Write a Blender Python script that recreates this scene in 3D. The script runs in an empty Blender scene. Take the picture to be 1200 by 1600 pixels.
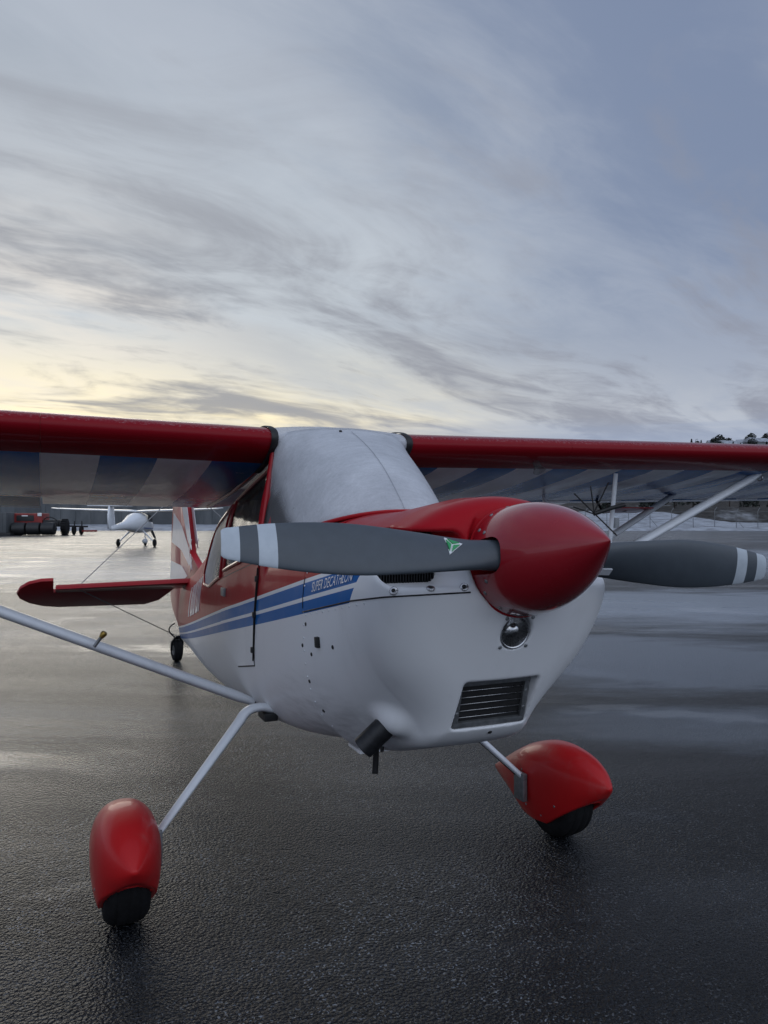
import bpy, bmesh, math, random
import numpy as np
from mathutils import Vector, Matrix

random.seed(7)
rng = np.random.default_rng(7)
R = math.radians
scene = bpy.context.scene
COL = scene.collection

# ------------------------------------------------------------------ camera
CAM = Vector((-1.24, -3.02, 1.48))
FWD = Vector((0.400, 0.9165, 0.0)).normalized()
RGT = Vector((FWD.y, -FWD.x, 0.0))
PITCH = 0.57
cam_d = bpy.data.cameras.new('camera')
cam_d.sensor_fit = 'VERTICAL'; cam_d.sensor_height = 36.0; cam_d.lens = 36.0 * 1202 / 1600
cam_d.clip_start = 0.05; cam_d.clip_end = 6000
cam = bpy.data.objects.new('camera', cam_d); COL.objects.link(cam)
cam.location = CAM
cam.rotation_euler = (FWD + Vector((0, 0, math.tan(R(PITCH))))).to_track_quat('-Z', 'Y').to_euler()
scene.camera = cam

# ------------------------------------------------------------------ node helper
class S:
    """socket wrapper with arithmetic"""
    def __init__(s, nt, v): s.nt = nt; s.v = v
    def _m(s, op, *a, clamp=False):
        n = s.nt.nodes.new('ShaderNodeMath'); n.operation = op; n.use_clamp = clamp
        for i, x in enumerate((s,) + a):
            x = x.v if isinstance(x, S) else x
            if isinstance(x, (int, float)): n.inputs[i].default_value = x
            else: s.nt.links.new(x, n.inputs[i])
        return S(s.nt, n.outputs[0])
    def __add__(s, o): return s._m('ADD', o)
    __radd__ = __add__
    def __sub__(s, o): return s._m('SUBTRACT', o)
    def __rsub__(s, o): return (s * -1.0) + o
    def __mul__(s, o): return s._m('MULTIPLY', o)
    __rmul__ = __mul__
    def __truediv__(s, o): return s._m('DIVIDE', o)
    def gt(s, o): return s._m('GREATER_THAN', o)
    def lt(s, o): return s._m('LESS_THAN', o)
    def pw(s, o): return s._m('POWER', o)
    def mx(s, o): return s._m('MAXIMUM', o)
    def mn(s, o): return s._m('MINIMUM', o)
    def ab(s): return s._m('ABSOLUTE')
    def fr(s): return s._m('FRACT')
    def sat(s): return s._m('ADD', 0.0, clamp=True)
    def sm(s, a, b):
        n = s.nt.nodes.new('ShaderNodeMapRange'); n.interpolation_type = 'SMOOTHSTEP'
        s.nt.links.new(s.v, n.inputs[0])
        n.inputs[1].default_value = a; n.inputs[2].default_value = b
        n.inputs[3].default_value = 0; n.inputs[4].default_value = 1
        return S(s.nt, n.outputs[0])

def mixc(nt, f, a, b):
    n = nt.nodes.new('ShaderNodeMix'); n.data_type = 'RGBA'; n.clamp_factor = True
    for i, x in ((0, f), (6, a), (7, b)):
        x = x.v if isinstance(x, S) else x
        if isinstance(x, (int, float)): n.inputs[i].default_value = x
        elif isinstance(x, tuple): n.inputs[i].default_value = (*x[:3], 1)
        else: nt.links.new(x, n.inputs[i])
    return S(nt, n.outputs[2])

def noise(nt, vec, scale, detail=2, rough=0.5, dist=0.0, out=0):
    n = nt.nodes.new('ShaderNodeTexNoise')
    n.inputs['Scale'].default_value = scale; n.inputs['Detail'].default_value = detail
    n.inputs['Roughness'].default_value = rough; n.inputs['Distortion'].default_value = dist
    if vec is not None: nt.links.new(vec.v if isinstance(vec, S) else vec, n.inputs['Vector'])
    return S(nt, n.outputs[out])

def vmap(nt, vec, scale=(1, 1, 1), rot=(0, 0, 0), loc=(0, 0, 0)):
    n = nt.nodes.new('ShaderNodeMapping')
    n.inputs['Scale'].default_value = scale; n.inputs['Rotation'].default_value = rot
    n.inputs['Location'].default_value = loc
    nt.links.new(vec.v if isinstance(vec, S) else vec, n.inputs['Vector'])
    return S(nt, n.outputs[0])

# ------------------------------------------------------------------ world, sun, exposure
CLX, CLY, DKX, DKY = 7.7, 7.1, 15.0, 1.2
SUN_DIR = (FWD * 1.0 - RGT * 0.46).normalized()
SUN_ELEV = 11.0
sun_az = math.atan2(SUN_DIR.x, SUN_DIR.y)          # clockwise from +Y
SUNV = Vector((SUN_DIR.x * math.cos(R(SUN_ELEV)), SUN_DIR.y * math.cos(R(SUN_ELEV)), math.sin(R(SUN_ELEV))))
world = bpy.data.worlds.new('World'); scene.world = world; world.use_nodes = True
wt = world.node_tree; wt.nodes.clear()
w_out = wt.nodes.new('ShaderNodeOutputWorld'); w_bg = wt.nodes.new('ShaderNodeBackground')
w_bg.inputs['Strength'].default_value = 0.15
wt.links.new(w_bg.outputs[0], w_out.inputs[0])
sky = wt.nodes.new('ShaderNodeTexSky'); sky.sky_type = 'NISHITA'; sky.sun_disc = False
sky.sun_elevation = R(SUN_ELEV); sky.sun_rotation = sun_az
sky.air_density = 1.0; sky.dust_density = 2.0; sky.ozone_density = 2.0
tc = wt.nodes.new('ShaderNodeTexCoord'); gen = S(wt, tc.outputs['Generated'])
sep = wt.nodes.new('ShaderNodeSeparateXYZ'); wt.links.new(gen.v, sep.inputs[0])
dx, dy, dz = (S(wt, sep.outputs[i]) for i in range(3))
elev = dz.mx(0.0)
# cloud layer coordinates: a curved sheet overhead, x along the drift of the streaks
cr = (dx * RGT.x + dy * RGT.y); cf = (dx * FWD.x + dy * FWD.y)
den = elev + 0.10
DR = R(42)
u1 = (cr * math.cos(DR) + cf * math.sin(DR)) / den; u2 = (cf * math.cos(DR) - cr * math.sin(DR)) / den
comb = wt.nodes.new('ShaderNodeCombineXYZ')
wt.links.new(u1.v, comb.inputs[0]); wt.links.new(u2.v, comb.inputs[1])
cp = S(wt, comb.outputs[0])
sund = (dx * SUNV.x + dy * SUNV.y + dz * SUNV.z).mx(0.0)
glow = sund.pw(5.0); glow2 = sund.pw(30.0)
big = noise(wt, vmap(wt, cp, (0.34, 0.62, 1), (0, 0, 0), (CLX, CLY, 0)), 1.0, 4, 0.55, 0.5)
mid = noise(wt, vmap(wt, cp, (0.75, 1.7, 1), (0, 0, 0), (1.7, 5.2, 0)), 1.0, 6, 0.62, 0.8)
fine = noise(wt, vmap(wt, cp, (2.6, 5.0, 1), (0, 0, R(14)), (0.3, 9.1, 0)), 1.0, 5, 0.62, 0.9)
dark_n = noise(wt, vmap(wt, cp, (0.62, 1.5, 1), (0, 0, 0), (DKX, DKY, 0)), 1.0, 6, 0.60, 0.9)
K = 1.7 / 0.10          # the overcast outshines the veiled sun
def kc(r, g, b): return (r * K, g * K, b * K)
# clear air between the clouds: the sky texture, veiled by thin high cirrus
n_sky = S(wt, sky.outputs[0])
veil = mixc(wt, glow.sm(0.1, 0.9), kc(0.18, 0.225, 0.335), kc(0.28, 0.33, 0.40))
base = mixc(wt, 0.82, n_sky, veil)
low = mixc(wt, glow.sm(0.15, 0.85), kc(0.50, 0.52, 0.55), kc(0.60, 0.595, 0.55))
base = mixc(wt, elev.sm(0.02, 0.30), low, base)
# bright cloud sheet
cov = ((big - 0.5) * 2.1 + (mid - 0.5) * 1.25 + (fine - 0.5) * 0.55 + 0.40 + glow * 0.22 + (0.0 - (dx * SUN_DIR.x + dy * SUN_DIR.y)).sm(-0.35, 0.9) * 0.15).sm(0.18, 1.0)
lit = mixc(wt, glow.sm(0.05, 0.8), kc(0.27, 0.31, 0.395), kc(0.46, 0.50, 0.54))
lit = mixc(wt, elev.sm(0.26, 0.60) * 0.75, lit, kc(0.315, 0.35, 0.42))
lit = mixc(wt, (glow.sm(0.16, 0.90) * (1.0 - elev.sm(0.11, 0.25))), lit, kc(1.00, 0.86, 0.54))
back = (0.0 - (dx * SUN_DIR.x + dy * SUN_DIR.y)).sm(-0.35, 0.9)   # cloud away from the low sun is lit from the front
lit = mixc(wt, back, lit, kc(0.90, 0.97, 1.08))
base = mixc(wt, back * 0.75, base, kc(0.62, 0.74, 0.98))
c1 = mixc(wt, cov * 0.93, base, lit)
# darker grey wisps underneath
dm = (dark_n + (fine - 0.5) * 0.36 + (1.0 - elev.sm(0.14, 0.34)) * 0.04).sm(0.46, 0.71) * (1.0 - back)
dcol = mixc(wt, glow, kc(0.21, 0.225, 0.28), kc(0.23, 0.24, 0.27))
c2 = mixc(wt, dm * (0.82 - elev.sm(0.24, 0.50) * 0.42) * elev.sm(0.015, 0.10), c1, dcol)
# distant stratus bank right on the horizon
bn = noise(wt, vmap(wt, gen, (2.0, 2.0, 46.0)), 1.6, 4, 0.55, 0.3)
bank = (1.0 - (elev + (bn - 0.5) * 0.04).sm(0.095, 0.135))
c3 = mixc(wt, bank * 0.70, c2, mixc(wt, glow.sm(0.3, 0.95), kc(0.25, 0.30, 0.41), kc(0.42, 0.43, 0.46)))
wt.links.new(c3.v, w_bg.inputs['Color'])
world.cycles.sampling_method = 'MANUAL'; world.cycles.sample_map_resolution = 512

sun_d = bpy.data.lights.new('sun', 'SUN'); sun_d.energy = 0.5; sun_d.angle = R(25); sun_d.color = (1.0, 0.93, 0.82)
sun = bpy.data.objects.new('sun', sun_d); COL.objects.link(sun)
sun.location = (0, 0, 30); sun.rotation_euler = SUNV.to_track_quat('Z', 'Y').to_euler()

vs = scene.view_settings
vs.view_transform = 'Standard'; vs.look = 'None'; vs.exposure = -1.00; vs.gamma = 1.0; vs.use_curve_mapping = False
cy_ = scene.cycles
cy_.max_bounces = 6; cy_.diffuse_bounces = 3; cy_.glossy_bounces = 4; cy_.transmission_bounces = 4; cy_.transparent_max_bounces = 8
cy_.caustics_reflective = False; cy_.caustics_refractive = False

# ------------------------------------------------------------------ materials
def new_mat(name):
    m = bpy.data.materials.new(name); m.use_nodes = True
    nt = m.node_tree; b = nt.nodes['Principled BSDF']
    return m, nt, b
def pos(nt):
    return S(nt, nt.nodes.new('ShaderNodeNewGeometry').outputs['Position'])
def xyz(nt, v):
    n = nt.nodes.new('ShaderNodeSeparateXYZ'); nt.links.new(v.v, n.inputs[0])
    return [S(nt, n.outputs[i]) for i in range(3)]
def bump(nt, b, h, strength=0.3, dist=0.01, coat=False):
    n = nt.nodes.new('ShaderNodeBump'); n.inputs['Strength'].default_value = strength; n.inputs['Distance'].default_value = dist
    nt.links.new(h.v, n.inputs['Height']); nt.links.new(n.outputs[0], b.inputs['Normal'])
    if coat: nt.links.new(n.outputs[0], b.inputs['Coat Normal'])
    return n
def setc(nt, b, key, s):
    if isinstance(s, S): nt.links.new(s.v, b.inputs[key])
    elif isinstance(s, tuple): b.inputs[key].default_value = (*s[:3], 1)
    else: b.inputs[key].default_value = s

def simple(name, col, rough=0.5, metal=0.0, coat=0.0, var=0.10, nscale=14.0, spec=0.5, bumps=0.0):
    m, nt, b = new_mat(name)
    p = pos(nt); n1 = noise(nt, p, nscale, 4, 0.6)
    setc(nt, b, 'Base Color', mixc(nt, n1.sm(0.3, 0.7), tuple(c * (1 - var) for c in col), tuple(min(1, c * (1 + var)) for c in col)))
    n2 = noise(nt, p, nscale * 2.3, 4, 0.6)
    setc(nt, b, 'Roughness', (n2 - 0.5) * (0.5 * rough) + rough)
    b.inputs['Metallic'].default_value = metal; b.inputs['Coat Weight'].default_value = coat; b.inputs['Coat Roughness'].default_value = 0.06
    b.inputs['Specular IOR Level'].default_value = spec
    if bumps: bump(nt, b, noise(nt, p, nscale * 4, 3), bumps, 0.002)
    return m

RED = (0.36, 0.009, 0.016); WHITE = (0.80, 0.81, 0.83); BLUE = (0.008, 0.125, 0.40)

def gloss_finish(nt, b, col, p, rough=0.32, coat=0.42, dirt=0.10, spec=0.22, coat_ior=1.30):
    """paint: thin film of grime, water marks and a wavy clear coat"""
    d = noise(nt, vmap(nt, p, (7, 7, 2.2)), 1.0, 6, 0.65)
    col = mixc(nt, d.sm(0.52, 0.80) * dirt, col, (0.20, 0.19, 0.175))
    setc(nt, b, 'Base Color', col)
    n2 = noise(nt, p, 9.0, 5, 0.6)
    setc(nt, b, 'Roughness', (n2 - 0.5) * 0.16 + rough)
    b.inputs['Specular IOR Level'].default_value = spec
    b.inputs['Coat Weight'].default_value = coat; b.inputs['Coat Roughness'].default_value = 0.07; b.inputs['Coat IOR'].default_value = coat_ior
    h = noise(nt, p, 5.5, 2, 0.4)
    bump(nt, b, h, 0.10, 0.02, coat=True)

def livery(name):
    m, nt, b = new_mat(name)
    p = pos(nt); x, y, z = xyz(nt, p)
    s = z - (y * y * 0.0038 + y * -0.1795 + 1.1965)
    bl = (s.lt(-0.015) * s.gt(-0.065)) + (s.lt(-0.080) * s.gt(-0.123))
    front = y.gt((s + 0.015) * -0.75 - 0.925)
    col = mixc(nt, s.gt(0.0), mixc(nt, bl * front, WHITE, BLUE), RED)
    ox, oy, oz = x + 0.27, (y + 0.35) * 0.45, z - 0.74       # oil and soot blown back from the exhaust stub
    od = (ox * ox + oy * oy + oz * oz).pw(0.5)
    soot = (1.0 - od.sm(0.03, 0.30)) * noise(nt, vmap(nt, p, (30, 5, 30)), 1.0, 5, 0.65).sm(0.38, 0.70)
    col = mixc(nt, soot * 0.28, col, (0.045, 0.042, 0.040))
    gloss_finish(nt, b, col, p, coat=0.20, spec=0.04, rough=0.42)
    return m

def plain_paint(name, colr, **k):
    m, nt, b = new_mat(name)
    p = pos(nt)
    rgb = nt.nodes.new('ShaderNodeRGB'); rgb.outputs[0].default_value = (*colr, 1)
    gloss_finish(nt, b, S(nt, rgb.outputs[0]), p, **k)
    return m

def wing_mat():
    m, nt, b = new_mat('wing_paint')
    p = pos(nt); x, y, z = xyz(nt, p)
    a = nt.nodes.new('ShaderNodeAttribute'); a.attribute_name = 'chord'
    c = S(nt, a.outputs['Fac'])
    xs = (x.ab() - 0.335) / 0.47
    bl = xs.fr().lt(0.5)
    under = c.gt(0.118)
    col = mixc(nt, under, (0.22, 0.006, 0.012), mixc(nt, bl, WHITE, BLUE))  # wing red is a darkened RED: shade on the nose put into the colour
    d = noise(nt, vmap(nt, p, (9, 3, 9)), 1.0, 6, 0.65)
    col = mixc(nt, under * d.sm(0.35, 0.80) * 0.18, col, (0.16, 0.15, 0.14))
    # frost that stays on the upper side of the nose
    up = c.lt(-0.004) * noise(nt, p, 70.0, 5, 0.7).sm(0.50, 0.72)
    col = mixc(nt, up * 0.22, col, (0.62, 0.62, 0.64))
    setc(nt, b, 'Base Color', col)
    n2 = noise(nt, p, 11.0, 5, 0.6)
    setc(nt, b, 'Roughness', (n2 - 0.5) * 0.18 + 0.24 + up * 0.3)
    b.inputs['Specular IOR Level'].default_value = 0.06; b.inputs['Coat Weight'].default_value = 0.25; b.inputs['Coat Roughness'].default_value = 0.05; b.inputs['Coat IOR'].default_value = 1.35
    h = noise(nt, vmap(nt, p, (7, 2.2, 2.2)), 1.0, 3, 0.5)
    bump(nt, b, h, 0.22, 0.02, coat=True)
    return m

def frost_glass():
    m, nt, b = new_mat('frosted_perspex')
    p = pos(nt); x, y, z = xyz(nt, p)
    n1 = noise(nt, vmap(nt, p, (3.2, 3.2, 3.2)), 1.0, 6, 0.62, 0.3)
    n2 = noise(nt, vmap(nt, p, (9, 55, 34)), 1.0, 5, 0.7, 0.4)
    n3 = noise(nt, p, 120.0, 3, 0.6)
    side = (x + 0.02 * noise(nt, p, 8.0, 3)).sm(-0.345, -0.315)
    fr_ = ((n1 - 0.5) * 0.9 + (n2 - 0.5) * 0.5 + (n3 - 0.5) * 0.3 + 0.5).sat()
    setc(nt, b, 'Base Color', mixc(nt, fr_, (0.46, 0.48, 0.52), (0.74, 0.76, 0.80)))
    b.inputs['IOR'].default_value = 1.40; b.inputs['Specular IOR Level'].default_value = 0.35
    setc(nt, b, 'Alpha', (side * (0.50 + fr_ * 0.50)).sat() * 0.86 + 0.10)
    setc(nt, b, 'Roughness', side * 0.36 + 0.10)
    bump(nt, b, n2 * 0.5 + n3 * 0.5, 0.12, 0.002)
    return m

def clear_glass(name='clear_perspex'):
    m, nt, b = new_mat(name)
    p = pos(nt)
    n1 = noise(nt, p, 7.0, 5, 0.6)
    setc(nt, b, 'Base Color', (0.07, 0.075, 0.08))
    setc(nt, b, 'Alpha', n1.sm(0.45, 0.8) * 0.4 + 0.22)
    b.inputs['Roughness'].default_value = 0.08
    b.inputs['Coat Weight'].default_value = 0.2; b.inputs['Specular IOR Level'].default_value = 0.3
    bump(nt, b, noise(nt, p, 4.0, 2), 0.15, 0.03, coat=True)
    return m

M = {}
M['livery'] = livery('livery_paint')
M['red'] = plain_paint('red_paint', RED)
M['spinner_red'] = plain_paint('spinner_red', (0.30, 0.008, 0.016), rough=0.25, coat=0.9, dirt=0.06, coat_ior=1.5)
M['pant_red'] = plain_paint('bright_red_paint', (0.46, 0.012, 0.014), rough=0.38, coat=0.30, dirt=0.25)
M['white'] = plain_paint('white_paint', WHITE)
M['strut'] = plain_paint('strut_white', (0.66, 0.69, 0.73), rough=0.3, dirt=0.3)
M['decal_white'] = simple('decal_white', (0.72, 0.74, 0.76), 0.35, coat=0.4, var=0.04)
M['decal_green'] = simple('decal_green', (0.02, 0.30, 0.09), 0.35, coat=0.3, var=0.06)
M['decal_blue'] = simple('decal_blue', (0.02, 0.06, 0.22), 0.3, coat=0.4, var=0.06)
M['wing'] = wing_mat()
M['frost'] = frost_glass()
M['glass'] = clear_glass()
M['rubber'] = simple('tyre_rubber', (0.007, 0.007, 0.008), 0.75, var=0.3, nscale=30, bumps=0.3, spec=0.25)
M['black'] = simple('black_seal', (0.010, 0.010, 0.011), 0.55, var=0.3)
M['dark'] = simple('dark_interior', (0.014, 0.014, 0.015), 0.8, var=0.3)
M['steel'] = simple('stainless', (0.55, 0.55, 0.56), 0.28, metal=1.0, var=0.15, nscale=40)
M['greymetal'] = simple('grey_metal', (0.24, 0.25, 0.26), 0.42, metal=0.7, var=0.2, nscale=40)
M['exhaust'] = simple('exhaust_black', (0.018, 0.019, 0.022), 0.42, metal=0.3, var=0.3, nscale=50)
M['brass'] = simple('brass', (0.36, 0.24, 0.06), 0.35, metal=0.9, var=0.2)
M['chrome'] = simple('reflector', (0.85, 0.86, 0.88), 0.015, metal=1.0, var=0.01, nscale=2)
M['pole_grey'] = simple('seam_grey', (0.36, 0.37, 0.40), 0.6)
M['cloth'] = simple('seat_cloth', (0.05, 0.05, 0.055), 0.9, var=0.3)

def lens_mat():
    m, nt, b = new_mat('lens_glass')
    b.inputs['Base Color'].default_value = (0.02, 0.02, 0.02, 1); b.inputs['Roughness'].default_value = 0.02
    b.inputs['Alpha'].default_value = 0.14; b.inputs['Coat Weight'].default_value = 1.0
    return m
M['lens'] = lens_mat()

def blade_mat():
    m, nt, b = new_mat('propeller_paint')
    a = nt.nodes.new('ShaderNodeAttribute'); a.attribute_name = 'span'
    r = S(nt, a.outputs['Fac']); p = pos(nt)
    n = noise(nt, p, 30.0, 5, 0.65)
    band = r.gt(0.842) + r.gt(0.751) * r.lt(0.797)
    grey = mixc(nt, n.sm(0.3, 0.7), (0.052, 0.064, 0.078), (0.060, 0.074, 0.090))
    wht = mixc(nt, n.sm(0.3, 0.7), (0.42, 0.47, 0.52), (0.48, 0.53, 0.58))
    setc(nt, b, 'Base Color', mixc(nt, band, grey, wht))
    setc(nt, b, 'Roughness', n * 0.16 + 0.36)
    b.inputs['Coat Weight'].default_value = 0.12; b.inputs['Coat Roughness'].default_value = 0.25
    bump(nt, b, noise(nt, p, 240.0, 2), 0.06, 0.001)
    return m
M['blade'] = blade_mat()

def asphalt():
    m, nt, b = new_mat('wet_asphalt')
    p = pos(nt); x, y, z = xyz(nt, p)
    # heading-aligned coordinates for drifting smears
    pv = vmap(nt, p, (1, 1, 1), (0, 0, math.atan2(RGT.y, RGT.x) * -1))
    agg = noise(nt, p, 150.0, 2, 0.6)
    vor = nt.nodes.new('ShaderNodeTexVoronoi'); vor.inputs['Scale'].default_value = 82.0
    nt.links.new(p.v, vor.inputs['Vector'])
    vd = S(nt, vor.outputs['Distance'])
    coarse = noise(nt, p, 55.0, 2, 0.5)
    h = agg * 0.45 + (1.0 - vd) * 0.75 + coarse * 0.35
    grit = noise(nt, p, 170.0, 3, 0.65)
    patch = noise(nt, vmap(nt, pv, (0.30, 0.60, 1), (0, 0, 0), (4.0, 1.3, 0)), 1.0, 4, 0.6, 0.5)
    streak = noise(nt, vmap(nt, pv, (0.07, 0.30, 1), (0, 0, 0), (1.5, 6.2, 0)), 1.0, 6, 0.65, 0.6)
    grime = noise(nt, p, 0.8, 5, 0.6)
    pud = patch.sm(0.54, 0.66)                       # standing water / ice film
    speck = noise(nt, p, 85.0, 2, 0.5).sm(0.58, 0.64) * noise(nt, p, 14.0, 2).sm(0.40, 0.60) * noise(nt, p, 0.9, 3).sm(0.36, 0.62)
    film = streak.sm(0.44, 0.70)                     # thin frost
    base = mixc(nt, grit.sm(0.46, 0.68), (0.0025, 0.003, 0.0042), (0.036, 0.041, 0.052))
    base = mixc(nt, grime.sm(0.4, 0.7) * 0.5, base, (0.005, 0.0055, 0.0065))
    base = mixc(nt, film * (grit.sm(0.42, 0.62) * 0.34 + 0.10), base, (0.40, 0.45, 0.53))
    ra = (x - CAM.x) * RGT.x + (y - CAM.y) * RGT.y; rd = (x - CAM.x) * FWD.x + (y - CAM.y) * FWD.y
    base = mixc(nt, speck * (0.62 - ra.sm(-0.1, 1.1) * 0.45), base, (0.50, 0.54, 0.60))
    edge = noise(nt, vmap(nt, pv, (0.35, 0.9, 1), (0, 0, 0), (3.3, 2.9, 0)), 1.0, 6, 0.65, 0.6)
    rime = None
    for (ca_, cd_, wa_, wd_, k_) in ((6.0, 13.5, 6.5, 3.2, 1.0), (2.9, 8.2, 2.6, 1.9, 0.7), (11.0, 30.0, 16.0, 10.0, 0.8), (-8.0, 24.0, 9.0, 7.0, 0.55), (2.2, 5.6, 1.5, 0.7, 0.5)):
        ea = (ra - ca_) / wa_; ed = (rd - cd_) / wd_
        q = (1.0 - ((ea * ea + ed * ed).pw(0.5) + (edge - 0.5) * 1.7).sm(0.45, 1.15)) * k_
        rime = q if rime is None else rime.mx(q)
    base = mixc(nt, rime * (grit.sm(0.38, 0.62) * 0.62 + 0.20), base, (0.46, 0.53, 0.63))
    setc(nt, b, 'Base Color', base)
    setc(nt, b, 'Roughness', (0.20 - pud * 0.06) + film * 0.06)
    b.inputs['Specular IOR Level'].default_value = 0.19
    wetn = noise(nt, vmap(nt, pv, (0.16, 0.55, 1), (0, 0, 0), (2.2, 8.1, 0)), 1.0, 6, 0.62, 0.7)
    setc(nt, b, 'Coat Weight', ((wetn.sm(0.34, 0.70) * 0.42 + 0.06).mx(rime * 0.6)) * (grit.sm(0.36, 0.60) * 0.75 + 0.25))
    setc(nt, b, 'Coat Roughness', 0.34 - wetn.sm(0.36, 0.70) * 0.12)
    b.inputs['Coat IOR'].default_value = 1.31
    nb = nt.nodes.new('ShaderNodeBump'); nb.inputs['Distance'].default_value = 0.013
    nt.links.new(h.v, nb.inputs['Height']); nt.links.new((1.0 - pud * 0.82).v, nb.inputs['Strength'])
    nt.links.new(nb.outputs[0], b.inputs['Normal'])
    nc = nt.nodes.new('ShaderNodeBump'); nc.inputs['Distance'].default_value = 0.006; nc.inputs['Strength'].default_value = 0.5
    nt.links.new(h.v, nc.inputs['Height']); nt.links.new(nc.outputs[0], b.inputs['Coat Normal'])
    return m
M['asphalt'] = asphalt()

def snow_mat():
    m, nt, b = new_mat('snow')
    p = pos(nt); n = noise(nt, p, 0.6, 6, 0.65)
    setc(nt, b, 'Base Color', mixc(nt, n.sm(0.35, 0.75), (0.40, 0.43, 0.48), (0.15, 0.155, 0.17)))
    b.inputs['Roughness'].default_value = 0.7
    bump(nt, b, noise(nt, p, 2.5, 5), 0.5, 0.1)
    return m
M['snow'] = snow_mat()

# ------------------------------------------------------------------ mesh helpers
def link(o, parent=None):
    COL.objects.link(o)
    if parent is not None: o.parent = parent
    return o
def mesh_data(name, v, f, mat=None, smooth=True, attr=None):
    me = bpy.data.meshes.new(name)
    me.from_pydata([tuple(map(float, q)) for q in v], [], [tuple(map(int, q)) for q in f])
    me.update()
    if mat is not None: me.materials.append(mat)
    if smooth is True: me.shade_smooth()
    if attr:
        for k, vals in attr.items():
            a = me.attributes.new(k, 'FLOAT', 'POINT'); a.data.foreach_set('value', np.asarray(vals, dtype=np.float32))
    return me
def obj(name, v, f, mat=None, parent=None, smooth=True, attr=None, sharp=None):
    me = mesh_data(name, v, f, mat, smooth, attr)
    o = link(bpy.data.objects.new(name, me), parent)
    if sharp:
        me.set_sharp_from_angle(angle=R(sharp))
    return o
def bm_obj(name, bm, mat, parent=None, smooth=False, sharp=None):
    bmesh.ops.recalc_face_normals(bm, faces=bm.faces)
    me = bpy.data.meshes.new(name); bm.to_mesh(me); bm.free()
    if mat: me.materials.append(mat)
    if smooth or sharp: me.shade_smooth()
    if sharp: me.set_sharp_from_angle(angle=R(sharp))
    return link(bpy.data.objects.new(name, me), parent)
def empty(name, loc=(0, 0, 0), label=None, cat=None, group=None):
    o = link(bpy.data.objects.new(name, None)); o.location = loc; o.empty_display_size = 0.2
    tag(o, label, cat, group); return o
def tag(o, label=None, cat=None, group=None, kind=None):
    if label: o['label'] = label
    if cat: o['category'] = cat
    if group: o['group'] = group
    if kind: o['kind'] = kind
    return o

def loft(rings, closed=True, caps=(True, True)):
    """rings: list of equally long point lists"""
    v = [p for r in rings for p in r]; n = len(rings[0]); f = []
    for i in range(len(rings) - 1):
        for j in range(n if closed else n - 1):
            k = (j + 1) % n
            f.append((i * n + j, i * n + k, (i + 1) * n + k, (i + 1) * n + j))
    if closed and caps[0]: f.append(tuple(range(n))[::-1])
    if closed and caps[1]: f.append(tuple(range((len(rings) - 1) * n, len(rings) * n)))
    return v, f
def tube_vf(pts, rad, n=12, squash=None):
    pts = [Vector(p) for p in pts]; rings = []
    up = None
    for i, p in enumerate(pts):
        t = (pts[min(i + 1, len(pts) - 1)] - pts[max(i - 1, 0)]).normalized()
        if up is None:
            up = Vector((0, 0, 1)) if abs(t.z) < 0.9 else Vector((0, 1, 0))
        a = t.cross(up).normalized(); bb = a.cross(t).normalized(); up = bb
        r = rad[i] if isinstance(rad, (list, tuple)) else rad
        rings.append([p + a * math.cos(q) * r * (squash[0] if squash else 1) + bb * math.sin(q) * r * (squash[1] if squash else 1)
                      for q in (2 * math.pi * k / n for k in range(n))])
    return loft(rings)
def tube(name, pts, rad, mat, parent=None, n=12, squash=None):
    v, f = tube_vf(pts, rad, n, squash)
    return obj(name, v, f, mat, parent, sharp=40)
def bez(p0, p1, p2, n=10):
    p0, p1, p2 = Vector(p0), Vector(p1), Vector(p2)
    return [p0 * (1 - t) ** 2 + p1 * 2 * t * (1 - t) + p2 * t * t for t in (i / n for i in range(n + 1))]
def box_vf(lo, hi):
    x0, y0, z0 = lo; x1, y1, z1 = hi
    return ([(x0, y0, z0), (x1, y0, z0), (x1, y1, z0), (x0, y1, z0), (x0, y0, z1), (x1, y0, z1), (x1, y1, z1), (x0, y1, z1)],
            [(0, 3, 2, 1), (4, 5, 6, 7), (0, 1, 5, 4), (1, 2, 6, 5), (2, 3, 7, 6), (3, 0, 4, 7)])
def bevel_box(name, lo, hi, mat, parent=None, bev=0.02, seg=2, xf=None):
    bm = bmesh.new(); v, f = box_vf(lo, hi)
    bv = [bm.verts.new(q) for q in v]
    for q in f: bm.faces.new([bv[i] for i in q])
    if bev: bmesh.ops.bevel(bm, geom=list(bm.edges), offset=bev, segments=seg, affect='EDGES', profile=0.7)
    if xf is not None: bm.transform(xf)
    return bm_obj(name, bm, mat, parent, sharp=35)
def lathe_vf(prof, n=32):
    """prof: (radius, height) along +Z"""
    rings = [[Vector((r * math.cos(2 * math.pi * k / n), r * math.sin(2 * math.pi * k / n), h)) for k in range(n)] for r, h in prof]
    return loft(rings)
def frame_to(o, zdir, ydir=None):
    z = Vector(zdir).normalized(); y = Vector(ydir) if ydir else (Vector((0, 0, 1)) if abs(z.z) < 0.9 else Vector((0, 1, 0)))
    x = y.cross(z).normalized(); y = z.cross(x)
    m = Matrix((x, y, z)).transposed().to_4x4(); m.translation = Vector(o); return m
def xf(v, m): return [m @ Vector(q) for q in v]
def prism_yz(poly, x0, x1):
    """closed prism over a (y,z) polygon"""
    n = len(poly)
    v = [(x0, y, z) for y, z in poly] + [(x1, y, z) for y, z in poly]
    f = [tuple(range(n)), tuple(range(n, 2 * n))[::-1]] + [(i, i + n, (i + 1) % n + n, (i + 1) % n) for i in range(n)]
    return v, f

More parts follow.
